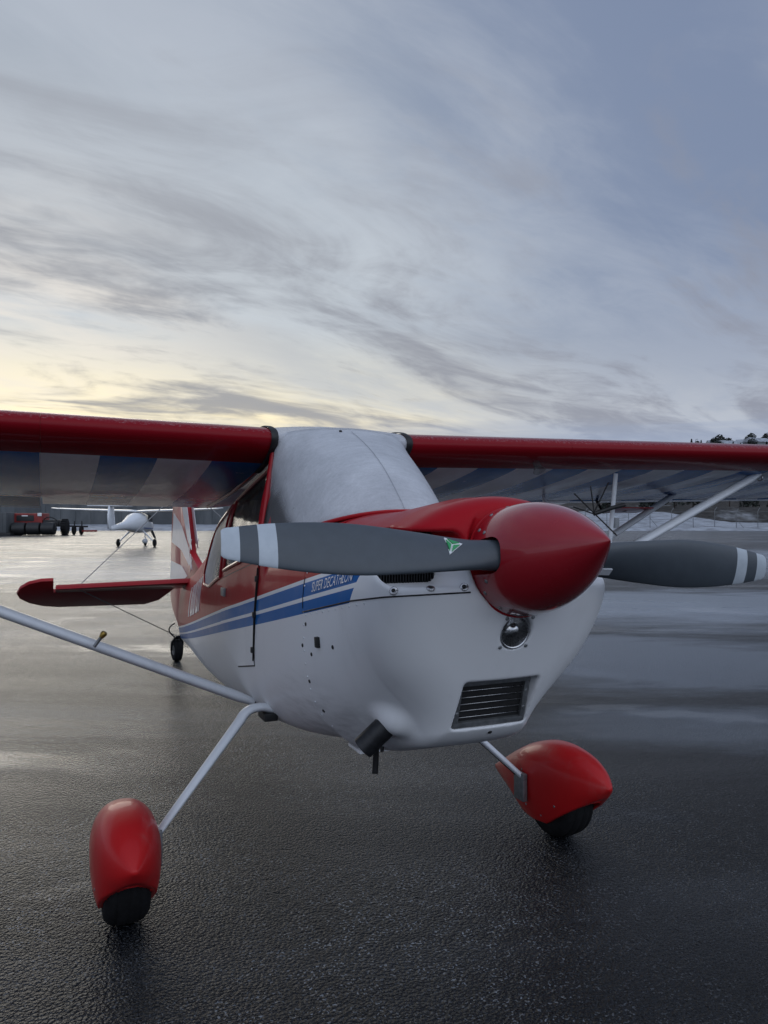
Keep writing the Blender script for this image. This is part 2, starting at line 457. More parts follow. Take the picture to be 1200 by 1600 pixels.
def boolean_cut(o, cutters):
    for c in cutters:
        md = o.modifiers.new('cut', 'BOOLEAN'); md.operation = 'DIFFERENCE'; md.solver = 'EXACT'; md.object = c
    dg = bpy.context.evaluated_depsgraph_get(); dg.update()
    me = bpy.data.meshes.new_from_object(o.evaluated_get(dg))
    o.modifiers.clear(); old = o.data; o.data = me; bpy.data.meshes.remove(old)
    for c in cutters:
        d = c.data; bpy.data.objects.remove(c); bpy.data.meshes.remove(d)
def cutter(v, f):
    bm = bmesh.new(); bv = [bm.verts.new(tuple(q)) for q in v]
    for q in f: bm.faces.new([bv[i] for i in q])
    bmesh.ops.recalc_face_normals(bm, faces=bm.faces)
    me = bpy.data.meshes.new('cutter'); bm.to_mesh(me); bm.free()
    return link(bpy.data.objects.new('cutter', me))

def surface_nets(fn, lo, hi, h):
    lo = np.array(lo); hi = np.array(hi)
    nx, ny, nz = [int(math.ceil((hi[i] - lo[i]) / h)) + 1 for i in range(3)]
    X, Y, Z = np.meshgrid(lo[0] + h * np.arange(nx), lo[1] + h * np.arange(ny), lo[2] + h * np.arange(nz), indexing='ij')
    F = fn(X, Y, Z).astype(np.float64); del X, Y, Z
    I = F < 0
    cx, cy, cz = nx - 1, ny - 1, nz - 1
    cnt = np.zeros((cx, cy, cz), np.int8); acc = np.zeros((cx, cy, cz, 3))
    for ax in range(3):
        sl0 = [slice(None)] * 3; sl1 = [slice(None)] * 3
        sl0[ax] = slice(0, -1); sl1[ax] = slice(1, None)
        a, b_ = F[tuple(sl0)], F[tuple(sl1)]
        cr_ = (a < 0) != (b_ < 0)
        t = np.where(cr_, a / np.where(cr_, a - b_, 1), 0)
        o1, o2 = [k for k in range(3) if k != ax]
        for d1 in (0, 1):
            for d2 in (0, 1):
                s = [None] * 3; s[ax] = slice(None)
                s[o1] = slice(d1, d1 + (cx, cy, cz)[o1]); s[o2] = slice(d2, d2 + (cx, cy, cz)[o2])
                c = cr_[tuple(s)]; tt = t[tuple(s)]
                cnt += c
                acc[..., ax] += np.where(c, tt, 0)
                acc[..., o1] += c * d1; acc[..., o2] += c * d2
    act = cnt > 0
    idx = -np.ones((cx, cy, cz), np.int64); idx[act] = np.arange(act.sum())
    g = np.argwhere(act)
    P = lo + h * (g + acc[act] / cnt[act][:, None])
    faces = []
    for ax in range(3):
        sl0 = [slice(None)] * 3; sl1 = [slice(None)] * 3
        sl0[ax] = slice(0, -1); sl1[ax] = slice(1, None)
        cr_ = I[tuple(sl0)] != I[tuple(sl1)]
        o1, o2 = [(1, 2), (2, 0), (0, 1)][ax]
        e = np.argwhere(cr_)
        ok = (e[:, o1] > 0) & (e[:, o2] > 0) & (e[:, o1] < (cx, cy, cz)[o1]) & (e[:, o2] < (cx, cy, cz)[o2])
        e = e[ok]; inside = I[tuple(sl0)][tuple(e.T)]
        def cell(d1, d2):
            q = e.copy(); q[:, o1] -= d1; q[:, o2] -= d2; return idx[tuple(q.T)]
        q = np.stack([cell(1, 1), cell(0, 1), cell(0, 0), cell(1, 0)], 1)
        q[~inside] = q[~inside][:, ::-1]
        faces.append(q)
    Fc = np.concatenate(faces)
    for _ in range(2):
        e = h * 0.25; f0 = fn(P[:, 0], P[:, 1], P[:, 2])
        G = np.stack([(fn(P[:, 0] + e * (k == 0), P[:, 1] + e * (k == 1), P[:, 2] + e * (k == 2)) -
                       fn(P[:, 0] - e * (k == 0), P[:, 1] - e * (k == 1), P[:, 2] - e * (k == 2))) / (2 * e) for k in range(3)], 1)
        st = -f0[:, None] * G / np.maximum((G ** 2).sum(1), 0.05)[:, None]
        ln = np.linalg.norm(st, axis=1)
        P = P + st * np.minimum(1, 0.5 * h / np.maximum(ln, 1e-9))[:, None]
    return P, Fc
def np_obj(name, P, Fc, mat, parent=None):
    me = bpy.data.meshes.new(name)
    me.vertices.add(len(P)); me.vertices.foreach_set('co', P.astype(np.float32).ravel())
    me.loops.add(Fc.size); me.loops.foreach_set('vertex_index', Fc.astype(np.int32).ravel())
    me.polygons.add(len(Fc)); me.polygons.foreach_set('loop_start', np.arange(0, Fc.size, 4, dtype=np.int32))
    me.update(calc_edges=True); me.validate()
    me.materials.append(mat); me.shade_smooth()
    return link(bpy.data.objects.new(name, me), parent)
def smax(a, b, k):
    h = np.clip(0.5 + 0.5 * (a - b) / k, 0, 1); return b + (a - b) * h + k * h * (1 - h)
def smin(a, b, k): return -smax(-a, -b, k)
def ip(x, pts): return np.interp(x, [p[0] for p in pts], [p[1] for p in pts])
def ipc(x, pts):
    """smooth (catmull-rom) interpolation"""
    xs = np.array([p[0] for p in pts], float); ys = np.array([p[1] for p in pts], float)
    m = np.gradient(ys, xs)
    x = np.clip(x, xs[0], xs[-1]); i = np.clip(np.searchsorted(xs, x) - 1, 0, len(xs) - 2)
    h = xs[i + 1] - xs[i]; t = (x - xs[i]) / h
    return ((2 * t**3 - 3 * t**2 + 1) * ys[i] + (t**3 - 2 * t**2 + t) * h * m[i] + (-2 * t**3 + 3 * t**2) * ys[i + 1] + (t**3 - t**2) * h * m[i + 1])

def at(px, depth, z=0.0):
    p = CAM + (FWD + RGT * ((px - 600) / 1202)) * depth
    return Vector((p.x, p.y, z))

# ------------------------------------------------------------------ ground
gv = [(-1500, -600, 0), (1500, -600, 0), (1500, 2400, 0), (-1500, 2400, 0)]
tag(obj('ground', gv, [(0, 1, 2, 3)], M['asphalt'], smooth=False), kind='structure')

# ================================================================== the red and white aircraft
plane = empty('aerobatic_aircraft', (0, 0, 0),
              'red and white high-wing taildragger with frosted windscreen and grey two-blade propeller', 'aircraft')
TH = R(10.0)
EU = Vector((0, math.cos(TH), -math.sin(TH)))      # aft along thrust line
EW = Vector((0, math.sin(TH), math.cos(TH)))       # up
TIP = Vector((0, -1.54, 1.43))
def tp(x, u, w): return TIP + EU * u + EW * w + Vector((x, 0, 0))

# ---- fuselage sections
FW = [(-0.39, 0.41), (0.3, 0.40), (1.1, 0.385), (2.0, 0.32), (3.0, 0.225), (4.0, 0.125), (4.85, 0.045)]
FB = [(-0.39, 0.655), (0.1, 0.56), (1.0, 0.47), (2.4, 0.36), (4.0, 0.30), (4.85, 0.28)]
FT = [(-0.39, 1.505), (0.0, 1.47), (0.20, 1.45), (0.27, 1.72), (0.34, 1.80), (1.2, 1.66), (1.87, 1.55), (2.1, 1.49), (3.0, 1.24), (4.0, 1.0), (4.4, 0.93), (4.85, 0.86)]
FC = [(-0.39, 1.15), (0.3, 1.08), (1.5, 0.93), (3.0, 0.70), (4.85, 0.52)]
def fus_ring(y, n=64):
    W = float(ipc(y, FW)); b = float(ipc(y, FB)); t = float(ip(y, FT)); c = float(ipc(y, FC))
    nb = float(ip(y, [(-0.39, 3.0), (0.4, 3.6), (2.5, 3.0), (4.85, 2.2)]))
    nt_ = float(ip(y, [(-0.39, 2.8), (0.2, 3.0), (0.34, 7), (1.7, 6), (2.3, 3.0), (4.85, 2.2)]))
    ring = []
    for k in range(n):
        a = 2 * math.pi * k / n; ca, sa = math.cos(a), math.sin(a)
        e = 2 / (nt_ if sa > 0 else nb)
        x = W * math.copysign(abs(ca) ** e, ca); z = math.copysign(abs(sa) ** e, sa)
        z = c + (t - c) * z if z > 0 else c + (c - b) * z
        if z > c and y > 0.2: x *= 1 - 0.20 * min(1, (z - c) / max(0.1, t - c)) ** 1.5 * min(1, (y - 0.2) / 0.15)
        ring.append(Vector((x, y, z)))
    return ring
def fus_x(y, z):
    """half width of the fuselage side at (y, z), lower half and flat flank"""
    W = float(ipc(y, FW)); b = float(ipc(y, FB)); t = float(ip(y, FT)); c = float(ipc(y, FC))
    nb = float(ip(y, [(-0.39, 3.0), (0.4, 3.6), (2.5, 3.0), (4.85, 2.2)]))
    nt_ = float(ip(y, [(-0.39, 2.8), (0.2, 3.0), (0.34, 7), (1.7, 6), (2.3, 3.0), (4.85, 2.2)]))
    if z > c: q = (z - c) / (t - c); n = nt_
    else: q = (c - z) / (c - b); n = nb
    x = W * max(0.0, 1 - min(1, q) ** n) ** (1 / n)
    if z > c and y > 0.2: x *= 1 - 0.20 * min(1, q) ** 1.5 * min(1, (y - 0.2) / 0.15)
    return x
ys = sorted(set([round(-0.385 + 0.045 * i, 4) for i in range(int(5.2 / 0.045))] + [0.2, 0.27, 0.34, 1.87]))
ys = [y for y in ys if y <= 4.85] + [4.85]
v, f = loft([fus_ring(y) for y in ys])
fus = obj('fuselage', v, f, M['livery'], plane)
fus.data.materials.append(M['dark'])
WIN1 = [(0.36, 1.335), (1.15, 1.205), (1.15, 1.585), (0.38, 1.735)]
WIN2 = [(1.25, 1.165), (1.75, 1.07), (2.05, 1.06), (2.15, 1.12), (1.95, 1.40), (1.25, 1.56)]
cuts = []
for w in (WIN1, WIN2):
    c = cutter(*prism_yz(w, -0.7, 0.7)); cuts.append(c)
boolean_cut(fus, cuts)
for p in fus.data.polygons:       # bulkheads and the tunnel behind the windows are the cabin interior
    p.use_smooth = True
    cx, cy, cz = p.center
    if (0.18 < cy < 0.335 and p.normal.y < -0.3 and cz > 1.42): p.material_index = 1
    if abs(p.normal.x) < 0.05 and 0.38 < cy < 2.2 and abs(cx) < 0.2: p.material_index = 1
fus.data.set_sharp_from_angle(angle=R(40))

def side_panel(name, poly, mat, side=-1, off=0.004, parent=plane, sub=4, xfun=fus_x):
    """thin plate following the fuselage flank"""
    bm = bmesh.new()
    vs_ = [bm.verts.new((0, y, z)) for y, z in poly]
    bm.faces.new(vs_)
    bmesh.ops.subdivide_edges(bm, edges=list(bm.edges), cuts=sub)
    bmesh.ops.triangulate(bm, faces=list(bm.faces), ngon_method='BEAUTY')
    bmesh.ops.subdivide_edges(bm, edges=list(bm.edges), cuts=1, use_grid_fill=True)
    ext = bmesh.ops.extrude_face_region(bm, geom=list(bm.faces))
    outer = set(g for g in ext['geom'] if isinstance(g, bmesh.types.BMVert))
    for q in bm.verts:
        xx = xfun(q.co.y, q.co.z)
        q.co.x = side * (xx + (off if q in outer else -0.006))
    return bm_obj(name, bm, mat, parent, sharp=30)

for side in (-1, 1):
    for poly in (WIN1, WIN2):
        o = side_panel('side_window', poly, M['glass'] if poly is WIN1 else M['frost'], side, -0.002)
    # window frames
    for poly in (WIN1, WIN2):
        pts = [Vector((side * (fus_x(y, z) + 0.001), y, z)) for y, z in poly + poly[:1]]
        pp = []
        for a_, b_ in zip(pts[:-1], pts[1:]):
            for k in range(5):
                q = a_.lerp(b_, k / 5); q.x = side * (fus_x(q.y, q.z) + 0.001); pp.append(q)
        pp.append(pp[0])
        tube('window_frame', pp, 0.009, M['red'], plane, 6)

# cabin door on the near side (right flank of the aircraft)
DOOR = [(0.285, 1.30), (0.37, 0.83), (0.72, 0.765), (1.12, 0.884), (1.12, 1.165)]
cxy = (sum(p[0] for p in DOOR) / 5, sum(p[1] for p in DOOR) / 5)
big_door = [(cxy[0] + (y - cxy[0]) * 1.012 + (0.004 if y > cxy[0] else -0.004), cxy[1] + (z - cxy[1]) * 1.012 + (0.003 if z > cxy[1] else -0.003)) for y, z in DOOR]
door = side_panel('cabin_door', DOOR, M['livery'], -1, 0.005)
side_panel('door_gap', big_door, M['black'], -1, 0.0015, door)
def flank(y, z, off=0.0, side=-1): return Vector((side * (fus_x(y, z) + off), y, z))
for (yy, zz) in ((0.30, 1.22), (0.325, 1.06), (0.362, 0.90)):
    p = flank(yy, zz, 0.012)
    bevel_box('hinge', (p.x - 0.003, p.y - 0.012, p.z - 0.013), (p.x + 0.012, p.y + 0.008, p.z + 0.013), M['black'], door, 0.005)
tube('hinge_rod', [flank(0.292, 1.27, 0.006), flank(0.328, 1.05, 0.006), flank(0.366, 0.85, 0.006)], 0.0035, M['black'], door, 8)
p = flank(1.03, 1.10, 0.008)
bevel_box('door_handle', (p.x - 0.012, p.y - 0.035, p.z - 0.022), (p.x + 0.008, p.y + 0.035, p.z + 0.022), M['greymetal'], door, 0.006)

# ---- cowling as an implicit solid
CW = [(-1.30, 0.385), (-0.95, 0.403), (-0.6, 0.410), (-0.37, 0.411)]
CHT = [(-1.30, 0.285), (-0.95, 0.297), (-0.6, 0.320), (-0.39, 0.352)]
CHB = [(-1.30, 0.36), (-0.9, 0.40), (-0.65, 0.475), (-0.39, 0.50)]
CZC = [(-1.30, 1.27), (-0.9, 1.25), (-0.39, 1.155)]
def cowl_front(x, z):
    lowr = np.maximum(0, 1.27 - z); upr = np.maximum(0, z - 1.36)
    return -1.175 + 0.50 * lowr * lowr / (lowr + 0.06) + 0.35 * upr + 0.55 * x * x
def cowl_sdf(x, y, z):
    W = ip(y, CW); c = ip(y, CZC); ht = ip(y, CHT); hb = ip(y, CHB)
    nb = ip(y, [(-1.3, 2.0), (-0.95, 2.05), (-0.72, 2.5), (-0.39, 3.0)]); ntp = ip(y, [(-1.3, 1.95), (-0.9, 1.95), (-0.39, 2.6)])
    dz_ = z - c; up = dz_ > 0
    q = np.where(up, dz_ / ht, -dz_ / hb); n = np.where(up, ntp, nb)
    r = ((np.abs(x) / W) ** n + np.maximum(q, 1e-6) ** n) ** (1 / n)
    sec = (r - 1) * 0.34
    # chin box under the nose
    zb = ip(y, [(-1.1, 0.824), (-0.77, 0.757), (-0.38, 0.680)])
    hw = ip(y, [(-1.1, 0.168), (-0.8, 0.185), (-0.38, 0.18)])
    ax = np.abs(x) - (hw - 0.04); az = (zb + 0.04) - z
    boxd = np.sqrt(np.maximum(ax, 0) ** 2 + np.maximum(az, 0) ** 2) + np.minimum(np.maximum(ax, az), 0) - 0.04
    boxd = np.maximum(boxd, z - 1.25)
    sec = smin(sec, boxd, 0.13)
    # exhaust fairing on the near lower corner
    ex = np.sqrt((x + 0.235) ** 2 + ((y + 0.80) / 1.35) ** 2 + (z - 0.855) ** 2) - 0.046
    sec = smin(sec, ex, 0.05)
    # flared lips above the cheek intakes
    for sx in (-1, 1):
        ck = np.sqrt(((x - sx * 0.255) / 1.9) ** 2 + ((y + 0.99) / 1.6) ** 2 + ((z - 1.398) / 0.65) ** 2) - 0.064
        sec = smin(sec, ck, 0.04)
    front = -(y - cowl_front(x, z))
    d = smax(sec, front, 0.10)
    # spinner clearance dish
    sp = np.sqrt(x ** 2 + (z - 1.372) ** 2) - 0.162
    d = smax(d, -np.maximum(sp, y + 1.110), 0.02)
    # cheek air intakes
    for sx in (-1, 1):
        ax = np.abs(x - sx * 0.275) - 0.075; az = np.abs(z - 1.369) - 0.050
        rr = np.sqrt(np.maximum(ax, 0) ** 2 + np.maximum(az, 0) ** 2) + np.minimum(np.maximum(ax, az), 0) - 0.026
        d = smax(d, -np.maximum(rr, y + 0.88), 0.022)
    # lower intake recess
    ax = np.abs(x - 0.005) - 0.118; az = np.abs(z - 0.925) - 0.067
    rr = np.sqrt(np.maximum(ax, 0) ** 2 + np.maximum(az, 0) ** 2) + np.minimum(np.maximum(ax, az), 0) - 0.012
    d = smax(d, -np.maximum(rr, y + 0.955 + (z - 0.925) * 0.28), 0.010)
    # landing light socket
    ll = np.sqrt((x + 0.0) ** 2 + (z - 1.155) ** 2) - 0.051
    d = smax(d, -np.maximum(ll, y + 1.05), 0.006)
    # exhaust hole
    return d
P, Fc = surface_nets(cowl_sdf, (-0.47, -1.24, 0.60), (0.47, -0.388, 1.62), 0.0072)
cowl = np_obj('engine_cowling', P, Fc, M['livery'], plane)
def cowl_hit(o, d, far=3.0):
    """march a ray onto the cowl surface"""
    o = np.array(o, float); d = np.array(d, float); d /= np.linalg.norm(d); t = 0.0
    for _ in range(400):
        q = o + d * t; s = float(cowl_sdf(np.array([q[0]]), np.array([q[1]]), np.array([q[2]]))[0])
        if s < 0.0004: break
        t += max(0.0008, s * 0.35)
    e = 0.003; g = [float(cowl_sdf(*[np.array([q[j] + (e if j == k else 0)]) for j in range(3)])[0] - cowl_sdf(*[np.array([q[j] - (e if j == k else 0)]) for j in range(3)])[0]) for k in range(3)]
    return Vector(q), Vector(g).normalized()
def cowl_x(y, z):
    q, _ = cowl_hit((-0.7, y, z), (1, 0, 0)); return -q.x

# split line between upper and lower cowl doors
line = []
for k in range(46):
    t = k / 45; px_ = 473 + 262 * t; py_ = float(np.interp(px_, [473, 550, 600, 735], [956, 938.5, 933, 925.5]))
    d = (FWD + RGT * ((px_ - 600) / 1202) + Vector((0, 0, (812 - py_) / 1202)))
    q, nrm = cowl_hit(CAM + d * 1.4, d)
    if q.y < -0.385 and abs(q.x) < 0.45: line.append(q + nrm * 0.0004)
tube('cowl_seam', line, 0.0026, M['black'], cowl, 6)
line = []
for k in range(12):
    z = 1.165 + k * 0.01; q, nrm = cowl_hit((-0.7, -0.40, z), (1, 0, 0)); line.append(q)
tube('cowl_seam', line, 0.0025, M['black'], cowl, 6)
def screw_mesh(name, r, mat, ring=None):
    v, f = lathe_vf([(r, -0.003), (r, 0.001), (r * 0.8, 0.0025), (r * 0.25, 0.0025), (0.0005, 0.0012)], 14)
    return mesh_data(name, v, f, mat)
camloc = screw_mesh('fastener', 0.0125, M['steel']); scr = screw_mesh('screw', 0.006, M['greymetal']); dot = screw_mesh('hole', 0.007, M['black'])
rivet = screw_mesh('rivet', 0.0035, M['strut'])
camhole = screw_mesh('fastener_slot', 0.006, M['black'])
def stick(name, me, q, nrm, parent, off=0.0):
    o = link(bpy.data.objects.new(name, me), parent); o.matrix_world = frame_to(Vector(q) + Vector(nrm) * off, nrm); return o
for (px_, py_) in ((615, 923), (673, 919), (725, 917), (947, 905)):
    d = (FWD + RGT * ((px_ - 600) / 1202) + Vector((0, 0, (812 - py_) / 1202)))
    q, nrm = cowl_hit(CAM + d * 1.5, d)
    if abs(q.x) < 0.5 and q.y < -0.3:
        fo = stick('fastener', camloc, q, nrm, cowl); stick('fastener_slot', camhole, q, nrm, cowl, 0.0022)
for (px_, py_, r_) in ((473, 1008, 1), (487, 1022, 1), (520, 1011, 1), (484, 1064, 1.2), (506, 1110, 1.2), (765, 1143, 0.7), (478, 975, .7)):
    d = (FWD + RGT * ((px_ - 600) / 1202) + Vector((0, 0, (812 - py_) / 1202)))
    q, nrm = cowl_hit(CAM + d * 1.5, d)
    if q.y < -0.39: stick('drain_hole', dot, q, nrm, cowl)
for k in range(15):       # rivets down the firewall joint
    z = 0.74 + k * 0.046
    q, nrm = cowl_hit((-0.7, -0.41, z), (1, 0, 0)); stick('rivet', rivet, q, nrm, cowl)
for k in range(10):       # row under the cowl split line
    y = -0.96 + k * 0.058; z = 1.197 - 0.176 * y - 0.128
    q, nrm = cowl_hit((-0.7, y, z), (1, 0, 0)); stick('rivet', rivet, q, nrm, cowl)
# static vent with little placard on the near flank
d = (FWD + RGT * ((498 - 600) / 1202) + Vector((0, 0, (812 - 1003) / 1202)))
q, nrm = cowl_hit(CAM + d * 1.5, d)
bevel_box('vent_plug', (-0.012, -0.018, -0.004), (0.012, 0.018, 0.012), M['black'], cowl, 0.004, xf=frame_to(q, nrm))
# engine cylinders' cooling fins behind the cheek intakes
for sx in (-1, 1):
    fb = bevel_box('intake_backing', (sx * 0.275 - 0.10, -0.885, 1.28), (sx * 0.275 + 0.10, -0.875, 1.456), M['dark'], cowl, 0)
    for k in range(22):
        xx = sx * 0.275 - 0.095 + k * 0.009
        bevel_box('cooling_fin', (xx, -0.96, 1.29), (xx + 0.003, -0.884, 1.445), M['exhaust'], cowl, 0)

# lower intake: frame, filter, wires
tilt = Matrix.Translation((0.005, -0.985, 0.925)) @ Matrix.Rotation(-math.atan(0.28) * -1, 4, 'X')
def local_box(name, lo, hi, mat, parent, m, bev=0.0):
    return bevel_box(name, lo, hi, mat, parent, bev, xf=m)
intake = local_box('air_intake', (-0.122, 0.004, -0.072), (0.122, 0.012, 0.072), M['dark'], plane, tilt)
for (a_, b_) in (((-0.126, -0.008, 0.060), (0.126, 0.004, 0.076)), ((-0.126, -0.008, -0.076), (0.126, 0.004, -0.060)),
                 ((-0.126, -0.008, -0.0595), (-0.110, 0.004, 0.0595)), ((0.110, -0.008, -0.0595), (0.126, 0.004, 0.0595))):
    local_box('intake_frame', a_, b_, M['greymetal'], intake, tilt, 0.002)
for k in range(5):
    zz = -0.044 + k * 0.022
    v, f = tube_vf([(-0.110, -0.004, zz), (0.110, -0.004, zz)], 0.0014, 6)
    obj('intake_wire', xf(v, tilt), f, M['steel'], intake)
for sx in (-1, 1):
    for zz in (-0.028, 0.028):
        stick('intake_screw', scr, tilt @ Vector((sx * 0.118, -0.008, zz)), tilt.to_3x3() @ Vector((0, -1, 0)), intake)

# landing light
lc = Vector((0, -1.085, 1.158)); ln_ = Vector((0, -1.0, -0.30)).normalized()
lq, lnn = cowl_hit((0, -1.6, 1.158), (0, 1, 0))
Ml = frame_to((0, -1.122, 1.155), (0, -1, -0.22)) @ Matrix.Scale(1.14, 4)
prof = [(0.003, -0.022), (0.014, -0.0195), (0.026, -0.013), (0.035, -0.005), (0.041, 0.004)]
v, f = lathe_vf(prof, 32); light = obj('landing_light', xf(v, Ml), f, M['chrome'], plane)
v, f = lathe_vf([(0.044, 0.000), (0.0445, 0.006), (0.041, 0.008), (0.0395, 0.003)], 32); obj('light_rim', xf(v, Ml), f, M['steel'], light)
v, f = lathe_vf([(0.041, 0.004), (0.034, 0.010), (0.022, 0.014), (0.008, 0.016), (0.001, 0.0162)], 32); obj('light_lens', xf(v, Ml), f, M['lens'], light)
v, f = lathe_vf([(0.004, -0.021), (0.005, -0.012), (0.003, -0.008), (0.001, -0.007)], 12); obj('light_bulb', xf(v, Ml), f, M['steel'], light)
for k in range(4):
    a_ = R(45 + 90 * k)
    qq = Vector((0.062 * math.cos(a_), -1.6, 1.155 + 0.062 * math.sin(a_)))
    q, nrm = cowl_hit(qq, (0, 1, 0)); stick('light_screw', scr, q, nrm, light)

# exhaust stub and breather hose
e0 = Vector((-0.235, -0.72, 0.835)); e1 = Vector((-0.315, -0.735, 0.73))
def pix(px_, py_, depth):
    return CAM + (FWD + RGT * ((px_ - 600) / 1202) + Vector((0, 0, (812 - py_) / 1202))) * depth
e0 = pix(605, 1131, 2.44); e1 = pix(574, 1161, 2.44)
dirn = (e1 - e0).normalized()
mt = frame_to(e0 - dirn * 0.01, dirn); L = (e1 - e0).length + 0.030
v, f = lathe_vf([(0.02, -0.002), (0.037, 0), (0.037, L), (0.033, L), (0.033, L - 0.06), (0.001, L - 0.06)], 28)
exh = obj('exhaust_pipe', xf(v, mt), f, M['exhaust'], plane, sharp=40)
h0 = pix(588, 1150, 2.52)
tube('breather_hose', bez(h0, h0 + Vector((0, 0, -0.06)), pix(586, 1208, 2.50), 8), 0.0098, M['rubber'], plane, 12)
tube('drain_stub', [pix(597, 1165, 2.6), pix(597, 1173, 2.6)], 0.007, M['black'], plane, 8)
# outlet lip under the firewall
bevel_box('cowl_outlet_flap', (-0.20, -0.42, 0.628), (0.20, -0.30, 0.640), M['white'], plane, 0.003)

# ---- spinner
SP_L = 0.400; SP_R = 0.158
prof = []
for k in range(40):
    t = k / 39; u = SP_L * t
    r = SP_R * (math.sin(min(1.0, t / 0.90) * math.pi / 2) ** 0.86) * (0.93 + 0.07 * min(1, t * 3))
    prof.append((max(r, 0.0006), u))
prof += [(SP_R - 0.004, SP_L + 0.004), (0.05, SP_L + 0.004), (0.0006, SP_L + 0.004)]
Msp = Matrix((Vector((1, 0, 0)), EW, EU)).transposed().to_4x4(); Msp.translation = TIP
v, f = lathe_vf(prof, 72)
spin = obj('spinner', xf(v, Msp), f, M['spinner_red'], plane)
HUB_U = 0.312
v, f = lathe_vf([(0.05, SP_L + 0.007), (SP_R + 0.001, SP_L + 0.007), (SP_R + 0.003, SP_L + 0.010), (SP_R + 0.003, SP_L + 0.020), (SP_R - 0.01, SP_L + 0.024), (0.05, SP_L + 0.024)], 64)
obj('spinner_backplate', xf(v, Msp), f, M['red'], plane, sharp=30)
ROLL = R(3.3)
SPAN = [(Vector((-math.cos(ROLL), 0, 0)) + EW * math.sin(ROLL)), (Vector((math.cos(ROLL), 0, 0)) - EW * math.sin(ROLL))]
HUB = TIP + EU * HUB_U
cuts = []
for s in SPAN:
    # blade cut-outs: an oval opening running back to the rim
    tang = EU.cross(s).normalized()
    rings = []
    for rr in (0.075, 0.22):
        ring = []
        for k in range(28):
            a_ = 2 * math.pi * k / 28; cu = math.cos(a_); cv = math.sin(a_)
            du = 0.050 * cu if cu < 0 else 0.16 * cu
            ww = 0.050 * (abs(cv) ** 0.75) * math.copysign(1, cv)
            ring.append(HUB + s * rr + EU * du + tang * ww)
        rings.append(ring)
    cuts.append(cutter(*loft(rings)))
boolean_cut(spin, cuts)
for p_ in spin.data.polygons: p_.use_smooth = True
spin.data.set_sharp_from_angle(angle=R(38))
for k in range(16):
    a_ = 2 * math.pi * (k + 0.5) / 16
    rad = Vector((math.cos(a_), 0, 0)) + EW * math.sin(a_)
    if abs(rad.dot(SPAN[0])) > 0.90: continue
    stick('spinner_screw', scr, TIP + EU * (SP_L - 0.018) + rad * (SP_R - 0.0005), rad, spin)
for s in SPAN:
    tang = EU.cross(s).normalized()
    for sg in (-1, 1):
        rad = (s + tang * 0.47 * sg).normalized()
        stick('spinner_screw', scr, TIP + EU * (SP_L - 0.055) + rad * (SP_R - 0.0005), rad, spin)
v, f = lathe_vf([(0.001, 0.20), (0.06, 0.20), (0.088, 0.23), (0.088, SP_L - 0.004), (0.001, SP_L - 0.004)], 40)
obj('hub', xf(v, Msp), f, M['dark'], plane)

# ---- propeller blades
CH = [(0.09, 0.090), (0.13, 0.095), (0.2, 0.104), (0.28, 0.118), (0.4, 0.136), (0.53, 0.149), (0.65, 0.140), (0.75, 0.119), (0.82, 0.098), (0.862, 0.082), (0.880, 0.073), (0.886, 0.062)]
TK = [(0.09, 0.95), (0.13, 0.80), (0.2, 0.42), (0.3, 0.24), (0.5, 0.14), (0.886, 0.10)]
BETA = [(0.09, 40), (0.2, 36), (0.4, 27), (0.66, 18), (0.886, 12)]
def make_blade(s):
    tang = EU.cross(s).normalized()
    if s.x < 0:  # near-left blade sweeps down: leading edge low
        le = tang if tang.z < 0 else -tang
    else:
        le = tang if tang.z > 0 else -tang
    rings, att = [], []
    rs = [0.09, 0.11, 0.13, 0.16, 0.2] + list(np.arange(0.23, 0.86, 0.03)) + [0.862, 0.872, 0.880, 0.886]
    n = 36
    for r in rs:
        c = float(ipc(r, CH)); t = float(ip(r, TK)) * c; be = R(float(ipc(r, BETA)))
        cd = le * math.cos(be) - EU * math.sin(be); nd = -EU * math.cos(be) - le * math.sin(be)
        ring = []
        for k in range(n):
            a_ = 2 * math.pi * k / n; xx = 0.5 * math.cos(a_)
            blend = min(1, max(0, (r - 0.13) / 0.15))
            yt = 0.5 * math.sin(a_) * ((1 - blend) + blend * (0.55 + 0.9 * (xx + 0.5) ** 0.6 * 0.75))
            ring.append(HUB + s * (r * 0.985) + cd * (xx * c) + nd * (yt * t + blend * 0.04 * c * (0.25 - xx * xx) * 4))
        rings.append(ring); att += [r] * n
    v, f = loft(rings)
    return obj('propeller_blade', v, f, M['blade'], plane, attr={'span': att}, sharp=50)
blades = [make_blade(s) for s in SPAN]

def ray_on(o, px_, py_):
    d = (FWD + RGT * ((px_ - 600) / 1202) + Vector((0, 0, (812 - py_) / 1202))).normalized()
    ok, loc, nrm, idx = o.ray_cast(CAM, d); return loc, nrm
# green triangle emblem on the near blade
s = SPAN[0]; loc, nrm = ray_on(blades[0], 708, 852)
if nrm.dot(CAM - loc) < 0: nrm = -nrm
ax_s = (s - nrm * s.dot(nrm)).normalized(); ax_t = nrm.cross(ax_s); 
if ax_t.z < 0: ax_t = -ax_t
def tri_on_blade(name, pts, off, mat, parent):
    vs_ = []
    for (a_, b_) in pts:
        q = loc + ax_s * a_ + ax_t * b_
        ok, l2, n2, _ = blades[0].ray_cast(q + nrm * 0.1, -nrm)
        vs_.append((l2 if ok else q) + nrm * off)
    n_ = len(vs_)
    vv = vs_ + [q - nrm * (off + 0.001) for q in vs_]
    ff = [tuple(range(n_)), tuple(range(n_, 2 * n_))[::-1]] + [(i, i + n_, (i + 1) % n_ + n_, (i + 1) % n_) for i in range(n_)]
    return obj(name, vv, ff, mat, parent, smooth=False)
